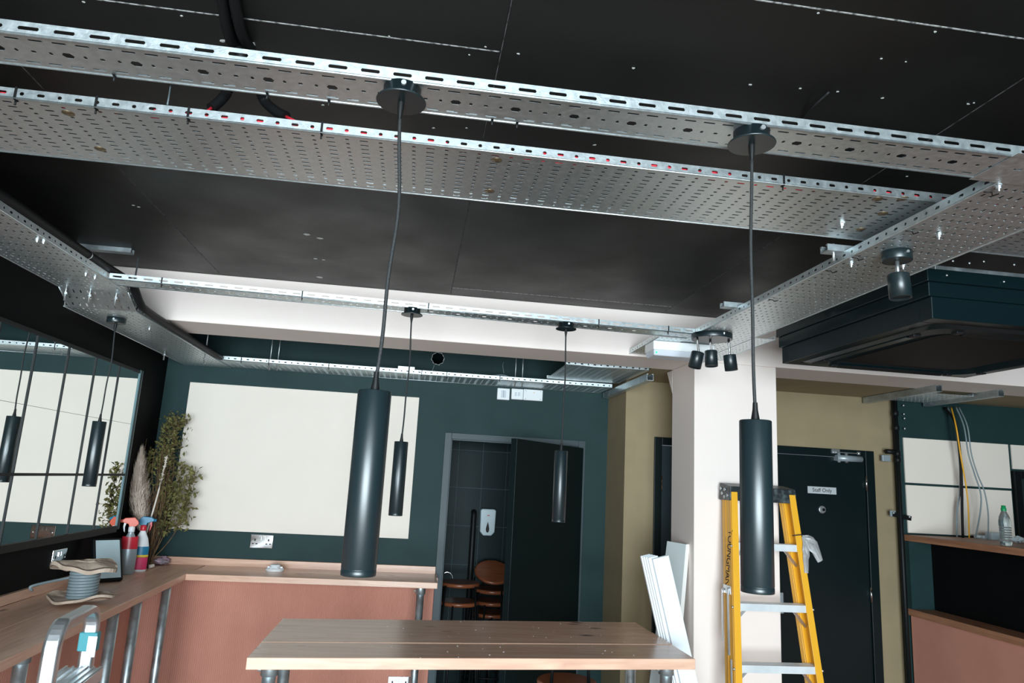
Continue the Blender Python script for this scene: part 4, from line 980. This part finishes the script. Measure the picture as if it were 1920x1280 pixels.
md_.build('dark_twigs', TWIGD, t); mb_.build('brown_twigs', TWIG, t)
MB().cyl(pb+Vector((.03, -.05, .012)), pb+Vector((.055, -.03, .016)), .011, n=10).build('cut_stem_end', STALK, t)
MB().tube(curve_pts([at(352, 910, 5.0), at(356, 935, 5.0), at(355, 965, 5.0), at(358, 990, 5.0)], 16), .0016, 5).build('curly_twig', TWIG, t)
MB().tube(curve_pts([at(270, 850, 4.92), at(267, 820, 4.92), at(263, 795, 4.93), at(265, 786, 4.93)], 16), .0016, 5).build('curly_twig', TWIG, t)

# ------------------------------------------------------------------ yellow stepladder leaning at the column
ld = thing('stepladder', 'yellow fibreglass stepladder with aluminium treads leaning at the column', 'ladder', (1.8, 3.3, 0))
LK = .20
def LYz(z): return 3.58-LK*(1.75-z)           # front plane of the ladder
def LXl(z): return 1.652-.075*(1.75-z)     # outer left of the front flange
def LXr(z): return 2.008+.030*(1.75-z)        # outer right
zt, zb = 1.752, .02
def stile(side):
    m = MB(); s = 1 if side < 0 else -1; X = LXl if side < 0 else LXr
    def box_(a0, a1, d0, d1):
        c = []
        for z in (zb, zt):
            x = X(z); y = LYz(z)
            c += [Vector((x+s*a0, y+d0, z)), Vector((x+s*a1, y+d0, z)), Vector((x+s*a1, y+d1, z)), Vector((x+s*a0, y+d1, z))]
        m.hexa(c)
    box_(0, .034, 0, .006); box_(0, .006, .006, .080); box_(0, .030, .080, .086); box_(-.002, .0, .010, .014); box_(-.002, .0, .070, .074)
    return m.build('front_stile', YEL, ld, bevel=.0015)
sL = stile(-1); stile(1)
def rear(side):
    m = MB(); s = 1 if side < 0 else -1; X = LXl if side < 0 else LXr; c = []
    for z in (zb, zt-.02):
        x = X(z)+s*.004; y = LYz(z)+.090
        c += [Vector((x, y, z)), Vector((x+s*.028, y, z)), Vector((x+s*.028, y+.036, z)), Vector((x, y+.036, z))]
    m.hexa(c); return m.build('rear_stile', YEL, ld, bevel=.002)
rear(-1); rear(1)
# tread heights from the photo, kept evenly spaced
for z in (.12, .394, .668, .942, 1.214, 1.500):
    y = LYz(z); x0, x1 = LXl(z)+.007, LXr(z)-.007
    m = MB().box((x0, y+.002, z-.034), (x1, y+.010, z)); 
    for k in range(5): m.box((x0, y+.010+.014*k, z-.004), (x1, y+.019+.014*k, z))
    m.box((x0, y+.010, z-.008), (x1, y+.078, z-.004)); m.box((x0, y+.070, z-.03), (x1, y+.078, z-.004))
    tr = m.build('tread', TREAD, ld)
    for xx in (x0+.012, x1-.012): MB().lathe([(0, .003), (.005, .002), (.006, 0)], (xx-.024 if xx < 1.8 else xx+.024, y, z-.018), 10, ax=(0, -1, 0)).build('rivet', ZINC, tr)
    for s in (-1, 1):
        xx = x0 if s < 0 else x1
        MB().bar((xx-s*.002, y+.05, z-.11), (xx-s*.075, y+.04, z-.030), .014, .003, up=(0, 1, 0)).build('brace', ALU, tr)
z = zt
cap = MB().hexa([(LXl(z)-.010, LYz(z)-.006, z-.045), (LXr(z)+.008, LYz(z)-.006, z-.045), (LXr(z)+.006, LYz(z)+.135, z-.045), (LXl(z)-.010, LYz(z)+.135, z-.045),
                 (LXl(z)-.006, LYz(z)+.004, z+.028), (LXr(z)+.004, LYz(z)+.004, z+.028), (LXr(z)+.002, LYz(z)+.128, z+.045), (LXl(z)-.006, LYz(z)+.128, z+.045)])
cp_ = cap.build('top_cap', mat('scuffed_black_cap', (.02, .025, .028), .4, c2=(.12, .15, .16), scale=25, lo=.5, hi=.75), ld, bevel=.005)
for dy, dz in ((.03, -.02), (.06, .01), (.065, -.028), (.095, -.01), (.11, .015)):
    MB().lathe([(0, .004), (.008, .003), (.009, 0)], (LXl(z)-.0085, LYz(z)+dy, z+dz), 10, ax=(-1, 0, 0)).build('rivet', ZINC, cp_)
# hinge plate and spreader bars on the left stile
zz = U(1362, 1103, 'y', 3.46).z
x = LXl(zz)-.003; y = LYz(zz)
MB().box((x-.003, y+.02, zz-.035), (x, y+.105, zz+.005)).build('spreader_plate', ALU, ld)
MB().bar((x-.006, y+.045, zz-.01), (LXl(zz-.31)-.009, LYz(zz-.31)+.045, zz-.31), .003, .018, up=(0, 1, 0)).build('spreader_bar', ALU, ld)
MB().bar((x-.006, y+.112, zz-.02), (LXl(zz-.24)-.009, LYz(zz-.24)+.115, zz-.26), .003, .016, up=(0, 1, 0)).build('spreader_bar', ALU, ld)
for q in ((x-.005, y+.045, zz-.01), (x-.005, y+.100, zz-.02)): MB().lathe([(0, .004), (.006, .003), (.007, 0)], q, 10, ax=(-1, 0, 0)).build('rivet', ZINC, ld)
za, zb_ = U(1372, 1006, 'y', 3.5).z, U(1375, 1090, 'y', 3.5).z
dz_ = Vector((LXl(zb_)-LXl(za), LYz(zb_)-LYz(za), zb_-za)).normalized()
zm = (za+zb_)/2
text_mesh('lettering', 'YOUNGMAN', .050, (LXl(zm)-.0022, LYz(zm)+.043, zm), dz_, Vector((0, -1, -LK)).normalized(), INK, ld, spacing=.92)
pm = Vector((LXl(zm)-.0014, LYz(zm)+.074, zm))
MB().bar(pm-dz_*.10, pm+dz_*.10, .001, .003, up=(0, 1, 0)).build('underline', INK, ld)
zk = U(1372, 1260, 'y', 3.42).z
MB().bar((LXl(zk)-.0022, LYz(zk)+.040, zk+.05), (LXl(zk-.1)-.0022, LYz(zk-.1)+.040, zk-.05), .001, .016, up=(0, 1, 0)).build('rating_label', SIGN, ld)
# polythene bag tied to the right stile
za = U(1500, 1003, 'y', 3.52)
bgp = Vector((LXr(za.z)+.016, LYz(za.z)-.004, za.z))
bt = thing('tied_bag', 'grey polythene bag tied to the right stile of the yellow ladder', 'bag', bgp)
MB().tube([bgp+Vector((-.075, -.012, -.004)), bgp+Vector((-.03, -.014, .002)), bgp+Vector((.006, -.012, .004)), bgp+Vector((.010, .03, .004))], .0025, 6).build('tie_string', INK, bt)
rnd = random.Random(12)
def bag(tip, wid, seed, wd=Vector((0, 1, 0))):
    rnd = random.Random(seed); m = MB(); tip = Vector(tip); NN = 9; W = 10
    d = tip-bgp; sd = d.cross(Vector((0, 1, 0))).normalized()
    for i in range(NN):
        s = i/(NN-1)
        for j in range(W):
            a = 2*math.pi*j/W; wv = .008+wid*math.sin(math.pi*min(.9, s*.85+.08))
            m.v.append(bgp+d*s+Vector((0, 0, .018*math.sin(math.pi*s)))+sd*math.cos(a)*wv*rnd.uniform(.7, 1.2)+Vector((0, 1, 0))*math.sin(a)*wv*.5*rnd.uniform(.6, 1.2))
    for i in range(NN-1):
        for j in range(W): m.face((i*W+j, i*W+(j+1) % W, (i+1)*W+(j+1) % W, (i+1)*W+j))
    return m
bag(U(1538, 1052, 'y', 3.50), .019, 3).build('bag_tail', BAG, bt)
bag(U(1512, 1074, 'y', 3.50), .011, 5).build('bag_tail', BAG, bt)

# ------------------------------------------------------------------ offcuts leaning by the column
def lean_board(name, P, thick, material, label, cat):
    """P: bottom-left, bottom-right, top-right, top-left world points; thick vector"""
    t = Vector(thick); m = MB().hexa([Vector(p) for p in (P[0], P[1], P[1]+t, P[0]+t, P[3], P[2], P[2]+t, P[3]+t)])
    return m
yt0 = 3.80
tl = U(1251, 1014, 'y', yt0); trr = U(1286, 1020, 'y', yt0)
bl = U(1215, 1300, 'y', yt0); br = U(1262, 1300, 'y', yt0)
kz = (tl.z)/(tl.z-bl.z)
def ext(top, bot): return top+(bot-top)*((top.z)/(top.z-bot.z))
pbo = thing('plasterboard_offcut', 'grey plasterboard strip with a small label leaning beside the column', 'plasterboard', (1.2, 3.5, 0))
P = [ext(tl, bl), ext(trr, br), trr, tl]
lean_board('', P, (.004, .014, 0), None, '', '').build('paper_face', PBOARD, pbo)
e = [P[1]+Vector((.0005, 0, 0)), P[1]+Vector((.026, .012, 0)), P[2]+Vector((.026, .012, 0)), P[2]+Vector((.0005, 0, 0))]
MB().hexa([e[0], e[1], e[1]+Vector((0, .012, 0)), e[0]+Vector((0, .012, 0)), e[3], e[2], e[2]+Vector((0, .012, 0)), e[3]+Vector((0, .012, 0))]).build('gypsum_edge', GYPS, pbo)
def onface(px, py):
    n_ = (P[1]-P[0]).cross(P[3]-P[0]).normalized(); d = CR*((px-960)/FPX)+CD*((py-640)/FPX)+CF
    t_ = (P[0]-CAM).dot(n_)/d.dot(n_); return CAM+d*t_*.9993
q = [onface(*c) for c in ((1253, 1132), (1261, 1134), (1264, 1105), (1255, 1103))]
MB().hexa([v_ for v_ in q]+[v_-(v_-CAM).normalized()*.001 for v_ in q]).build('maker_label', SIGN, pbo)
q = [onface(*c) for c in ((1253, 1132), (1261, 1134), (1261.5, 1122), (1253.5, 1121))]
MB().hexa([v_-(v_-CAM).normalized()*.0012 for v_ in q]+[v_-(v_-CAM).normalized()*.0018 for v_ in q]).build('label_strip', GREENL, pbo)
# white trunking lengths: channel pieces leaning the other way
def trunk(top, bot, w, d, label, lid=True):
    top = Vector(top); bot = ext(top, Vector(bot)); u_ = (top-bot).normalized(); s = Vector((1, 0, 0)); s = (s-u_*s.dot(u_)).normalized(); n_ = s.cross(u_)
    if n_.y > 0: n_ = -n_
    t = thing('trunking_length', label, 'trunking', bot, 'white plastic trunking lengths by the table')
    def bx(a0, a1, b0, b1, nm):
        m = MB().hexa([p+s*a+n_*b for p in (bot, top) for a, b in ((a0, b0), (a1, b0), (a1, b1), (a0, b1))]); return m.build(nm, WHITEG, t, bevel=.001)
    bx(0, w, d-.002, d, 'lid'); bx(0, w, 0, .002, 'back'); bx(0, .002, .002, d-.002, 'side'); bx(w-.002, w, .002, d-.002, 'side')
    return t
ty0 = 3.255
tdir = U(1236, 1203, 'y', ty0)-U(1200, 1042, 'y', ty0)
for k in range(4):
    tp = U(1200+4.5*k, 1042+k, 'y', ty0-.0146*k)
    trunk(tp, tp+tdir, .046, .014, 'slim white trunking length leaning by the column, '+['last of the stack behind the wide lid', 'third behind the wide lid', 'second behind the wide lid', 'first one behind the wide lid'][k])
tp = U(1221, 1047, 'y', ty0-.0146*4)
trunk(tp, tp+tdir, .076, .022, 'wide white trunking lid in front of the leaning stack')

# ------------------------------------------------------------------ aluminium steps in the foreground
al = thing('aluminium_steps', 'silver aluminium step ladder hoop in front of the left counter', 'ladder', (-.82, 1.96, 0))
def flat_tube(pts, w, t, side):
    """flat-sided rail: swept rectangle with width along side"""
    m = MB(); pts = [Vector(p) for p in pts]; side = Vector(side).normalized()
    for i, p in enumerate(pts):
        d = (pts[min(i+1, len(pts)-1)]-pts[max(i-1, 0)]).normalized(); n_ = d.cross(side).normalized()
        for a, b in ((-1, -.6), (-.6, -1), (.6, -1), (1, -.6), (1, .6), (.6, 1), (-.6, 1), (-1, .6)): m.v.append(p+side*(a*w/2)+n_*(b*t/2))
    for i in range(len(pts)-1):
        for j in range(8): m.face((i*8+j, i*8+(j+1) % 8, (i+1)*8+(j+1) % 8, (i+1)*8+j), j % 2 == 0)
    return m
A_ = Vector((-.766, 1.80, 0)); B_ = Vector((-.788, 2.055, 0)); zt2 = 1.372
hv = (B_-A_).normalized(); rad = .055; pts = [A_-hv*.06+Vector((0, 0, .0)), A_+Vector((0, 0, zt2-.30)), A_+Vector((0, 0, zt2-rad-.02))]
for k in range(1, 8): a = R(90*k/8); pts.append(A_+hv*(rad*(1-math.cos(a)))+Vector((0, 0, zt2-rad+rad*math.sin(a))))
for k in range(0, 9): a = R(90*k/8); pts.append(B_-hv*(rad*(1-math.sin(a)))+Vector((0, 0, zt2-rad+rad*math.cos(a))))
pts += [B_+Vector((0, 0, zt2-.30)), B_+hv*.06]
flat_tube(pts, .036, .020, Vector((0, 0, 1)).cross(hv)).build('hoop_rail', ALU, al)
for z in (1.225, .97, .72, .47, .22):
    a = A_+Vector((0, 0, z))+hv*.012; b = B_+Vector((0, 0, z))-hv*.012; x_ = Vector((1, 0, 0)); m = MB()
    m.hexa([a-x_*.045+Vector((0, 0, -.004)), a+x_*.045+Vector((0, 0, -.004)), b+x_*.045+Vector((0, 0, -.004)), b-x_*.045+Vector((0, 0, -.004)), a-x_*.045, a+x_*.045, b+x_*.045, b-x_*.045])
    for k in range(6): q = x_*(-.04+.016*k); m.bar(a+q+Vector((0, 0, .002)), b+q+Vector((0, 0, .002)), .005, .004)
    m.bar(a-x_*.045+Vector((0, 0, -.014)), b-x_*.045+Vector((0, 0, -.014)), .003, .03); m.bar(a+x_*.045+Vector((0, 0, -.014)), b+x_*.045+Vector((0, 0, -.014)), .003, .03)
    m.build('tread', ALU, al)
q = U(160, 1200, 'y', 2.03); z = q.z
MB().box((B_.x-.022, B_.y-.014, z-.030), (B_.x+.022, B_.y+.012, z+.016)).build('rail_clip', mat('turquoise_clip', (.06, .30, .34), .4), al, bevel=.003)
MB().box((B_.x+.002, B_.y-.0165, z-.042), (B_.x+.024, B_.y-.014, z+.008)).build('paper_tag', WHITE, al, bevel=.0005)
m = flat_tube([A_+Vector((-.02, .0, .06)), A_+Vector((-.35, 0, 0))+Vector((0, 0, .0))], .03, .016, (0, 1, 0))
rl1 = [A_+Vector((0, .02, 1.18)), A_+Vector((-.36, .0, .0))]; rl2 = [B_+Vector((0, -.02, 1.18)), B_+Vector((-.36, .0, .0))]
for r_ in (rl1, rl2): flat_tube(r_, .03, .016, (0, 1, 0)).build('rear_leg', ALU, al)

# ------------------------------------------------------------------ bar on the right
XB = 3.36; YW = YT-.05
zs = 1.530
sh_ = thing('bar_shelf', 'dark stained timber shelf over the black bar opening', 'shelf', (XB+.4, 3.5, zs-.04))
MB().box((XB-.012, 1.4, zs-.040), (XB+.21, YW-.002, zs)).build('plank', WOODD, sh_, bevel=.003)
MB().box((XB+.212, 1.4, zs-.040), (XB+.44, YW-.002, zs)).build('plank', WOODD, sh_, bevel=.003)
MB().box((XB+.442, 1.4, zs-.040), (4.6, YW-.002, zs)).build('plank', WOODD, sh_, bevel=.003)
br_ = thing('bar_counter', 'bar front with terracotta panel, timber ledge and black back', 'bar', (XB+.2, 3.2, 0))
MB().box((XB+.010, 1.4, 0), (XB+.04, YW-.025, 1.010)).build('front_panel', RIB, br_)
MB().box((XB-.012, 1.4, 1.010), (XB+.16, YW-.004, 1.052)).build('ledge', WOODD, br_, bevel=.003)
MB().box((XB+.16, 1.4, 0), (XB+.18, YW-.004, zs-.041)).build('back_panel', BLACKW, br_)
MB().box((XB-.004, YW-.060, 1.052), (XB+.16, YW-.004, zs-.041)).build('end_post', TEAL, br_)
# cream panels on the bar wall
x0, x1 = XB+.035, U(1893, 900, 'y', YW).x; zA, zM, zB = U(1690, 820, 'y', YW).z, U(1690, 906, 'y', YW).z, zs+.012
for (a0, a1, c0, c1, lb) in ((x0, x1, zM+.008, zA, 'upper cream panel behind the hanging cables on the bar wall'), (x0, x1-.003, zB, zM-.008, 'lower cream panel behind the plastic bottle on the bar wall'), (x1+.025, XR, 2.02, zA, 'cream panel above the black framed glass on the bar wall')):
    tag(MB().box((a0, YW-.012, c0), (a1, YW, c1)).build('wall_panel', CREAM, bevel=.0015), lb, 'wall panel')
pf = thing('framed_glass', 'black framed dark glass on the bar wall beyond the bottle', 'frame', (x1+.4, YW, zs))
fx0, fx1, fz0, fz1 = x1+.012, x1+.75, zs+.004, 2.005
for nm, a, b in (('frame_side', (fx0, fz0), (fx0+.05, fz1)), ('frame_side', (fx1-.05, fz0), (fx1, fz1)), ('frame_top', (fx0+.05, fz1-.05), (fx1-.05, fz1)), ('frame_bottom', (fx0+.05, fz0), (fx1-.05, fz0+.05))):
    MB().box((a[0], YW-.035, a[1]), (b[0], YW, b[1])).build(nm, BLKM, pf, bevel=.002)
MB().box((fx0+.05, YW-.016, fz0+.05), (fx1-.05, YW-.002, fz1-.05)).build('pane', GLASSD, pf)
# black vertical conduit with clips
def on(px, py, y=YW-.03): return U(px, py, 'y', y)
pp0, pp1 = on(1676, 757), on(1690, 1000)
vp = thing('vertical_conduit', 'black vertical steel conduit beside the bar wall', 'conduit', (XB-.03, YW-.03, 0))
xc = XB-.032
MB().cyl((xc, YW-.03, 0.0), (xc, YW-.03, BZ), .0165, n=14).build('tube', BLKM, vp)
for py in (775, 802, 850, 862):
    z = on(1678, py).z; MB().lathe([(.0165, -.018), (.022, -.016), (.022, .016), (.0165, .018)], (xc, YW-.03, z), 14).build('coupler', BLKM, vp)
z = on(1678, 847).z; MB().cyl((xc, YW-.03, z), (xc-.085, YW-.03, z), .0165, n=12).build('tee_branch', BLKM, vp)
z = on(1670, 859).z; MB().box((xc-.105, YW-.02, z-.022), (xc-.045, YW+.001, z+.022)).build('junction_box', SILV, vp, bevel=.003)
z = on(1680, 967).z; MB().bar((xc-.06, YW-.035, z+.012), (xc+.075, YW-.035, z-.012), .006, .030).build('saddle', BLKM, vp); MB().box((xc-.075, YW-.03, z-.005), (xc-.035, YW-.022, z+.035)).build('saddle_plate', SILV, vp)
for py, dx in ((760, .06), (776, .06), (784, .062), (803, .06), (968, .06), (962, -.055)):
    z = on(1690, py).z; MB().lathe([(0, .006), (.006, .005), (.008, 0)], (xc+dx, YW-.038 if abs(dx) < .058 else YW-.04, z), 10, ax=(0, -1, 0)).build('stud', ZINC, vp)
# cables dropping to the shelf
YC = 4.46
def C_(pts): return [U(px, py, 'y', YC+dy) for px, py, dy in pts]
for k, (m_, r_, pts, lb) in enumerate((
    (RUB, .0085, [(1771,764,.1),(1790,790,0),(1799,840,-.02),(1803,900,0),(1804,960,0),(1805,1002,.0)], 'thick black cable dropping from the tray to the bar shelf'),
    (YELC, .005, [(1778,764,.1),(1787,800,-.02),(1795,850,-.01),(1806,915,.02),(1810,960,.02),(1811,1002,.0)], 'yellow cable dropping from the tray to the bar shelf'),
    (GREYC, .006, [(1781,763,.1),(1795,800,.0),(1803,860,.0),(1804,920,.02),(1799,955,.03),(1798,1000,.03)], 'grey cable hanging beside the thick black one'),
    (GREYC, .005, [(1783,763,.1),(1798,800,.0),(1806,850,-.02),(1818,890,-.02),(1829,925,-.02),(1828,960,-.02),(1819,1006,-.02)], 'grey cable swinging out and back to the shelf'),
    (GREYC, .0045, [(1785,763,.1),(1801,800,-.03),(1808,850,-.03),(1820,890,-.04),(1832,920,-.04),(1839,960,-.04),(1839,1010,-.04)], 'thin grey cable hanging closest to the bottle'))):
    c = [p+Vector((0, (0, -.028, .020, -.046, -.062)[k], 0)) for p in curve_pts(C_(pts), 40)]; c[-1].z = zs+.002
    tag(MB().tube(c, r_, 8).build('hanging_cable', m_), lb, 'cable')
# bottle
bo = U(1887, 1022, 'z', zs); bo.x = XB+.115
bo = Vector((XB+.105, U(1887, 1022, 'x', XB+.105).y, zs))
bt_ = thing('plastic_bottle', 'clear plastic water bottle with green cap on the bar shelf', 'bottle', bo)
prof = [(0, .002), (.022, .0), (.030, .006), (.0315, .02)]
for k in range(6): prof += [(.0315, .03+.014*k), (.0295, .035+.014*k), (.0295, .040+.014*k), (.0315, .044+.014*k)]
prof += [(.0315, .125), (.0310, .14), (.026, .165), (.016, .188), (.0125, .194), (.0125, .200)]
MB().lathe(prof, bo, 28).build('bottle_body', PET, bt_)
MB().lathe([(0, .200), (.0135, .196), (.0145, .198), (.0145, .212), (.012, .214), (.011, .228), (0, .229)], bo, 20).build('cap', GREENP, bt_)
sp = lambda px, dy=0: None
def shelf_at(px, py): return U(px, py, 'z', zs)
for k, (px, w_, h_, lb) in enumerate(((1834, .05, .050, 'small clear plastic cup piece on the bar shelf below the thin cable'), (1866, .10, .050, 'white plastic box piece left of the bottle on the bar shelf'), (1909, .10, .035, 'pale crumpled film beside the bottle on the bar shelf'))):
    p = U(px, [1010, 1012, 1018][k], 'z', zs); 
    crumple('film_scrap', (min(p.x, 4.3), max(p.y, 2.0), zs), w_*.5, TAPE, lb, 'plastic scrap', 20+k, .45) if k != 1 else tag(MB().box((p.x-w_/2, p.y-.03, zs), (p.x+w_/2, p.y+.03, zs+h_)).build('plastic_box', TAPE, bevel=.006), lb, 'plastic box')
p = U(1801, 1003, 'z', zs)
t = MB().lathe([(.038, 0), (.052, 0), (.053, .002), (.053, .023), (.052, .025), (.038, .025), (.037, .023), (.037, .002), (.038, 0)], (p.x-.15, YW-.10, zs), 32).build('tape_roll', TAPE)
tag(t, 'roll of clear tape around the foot of the hanging cables', 'tape')
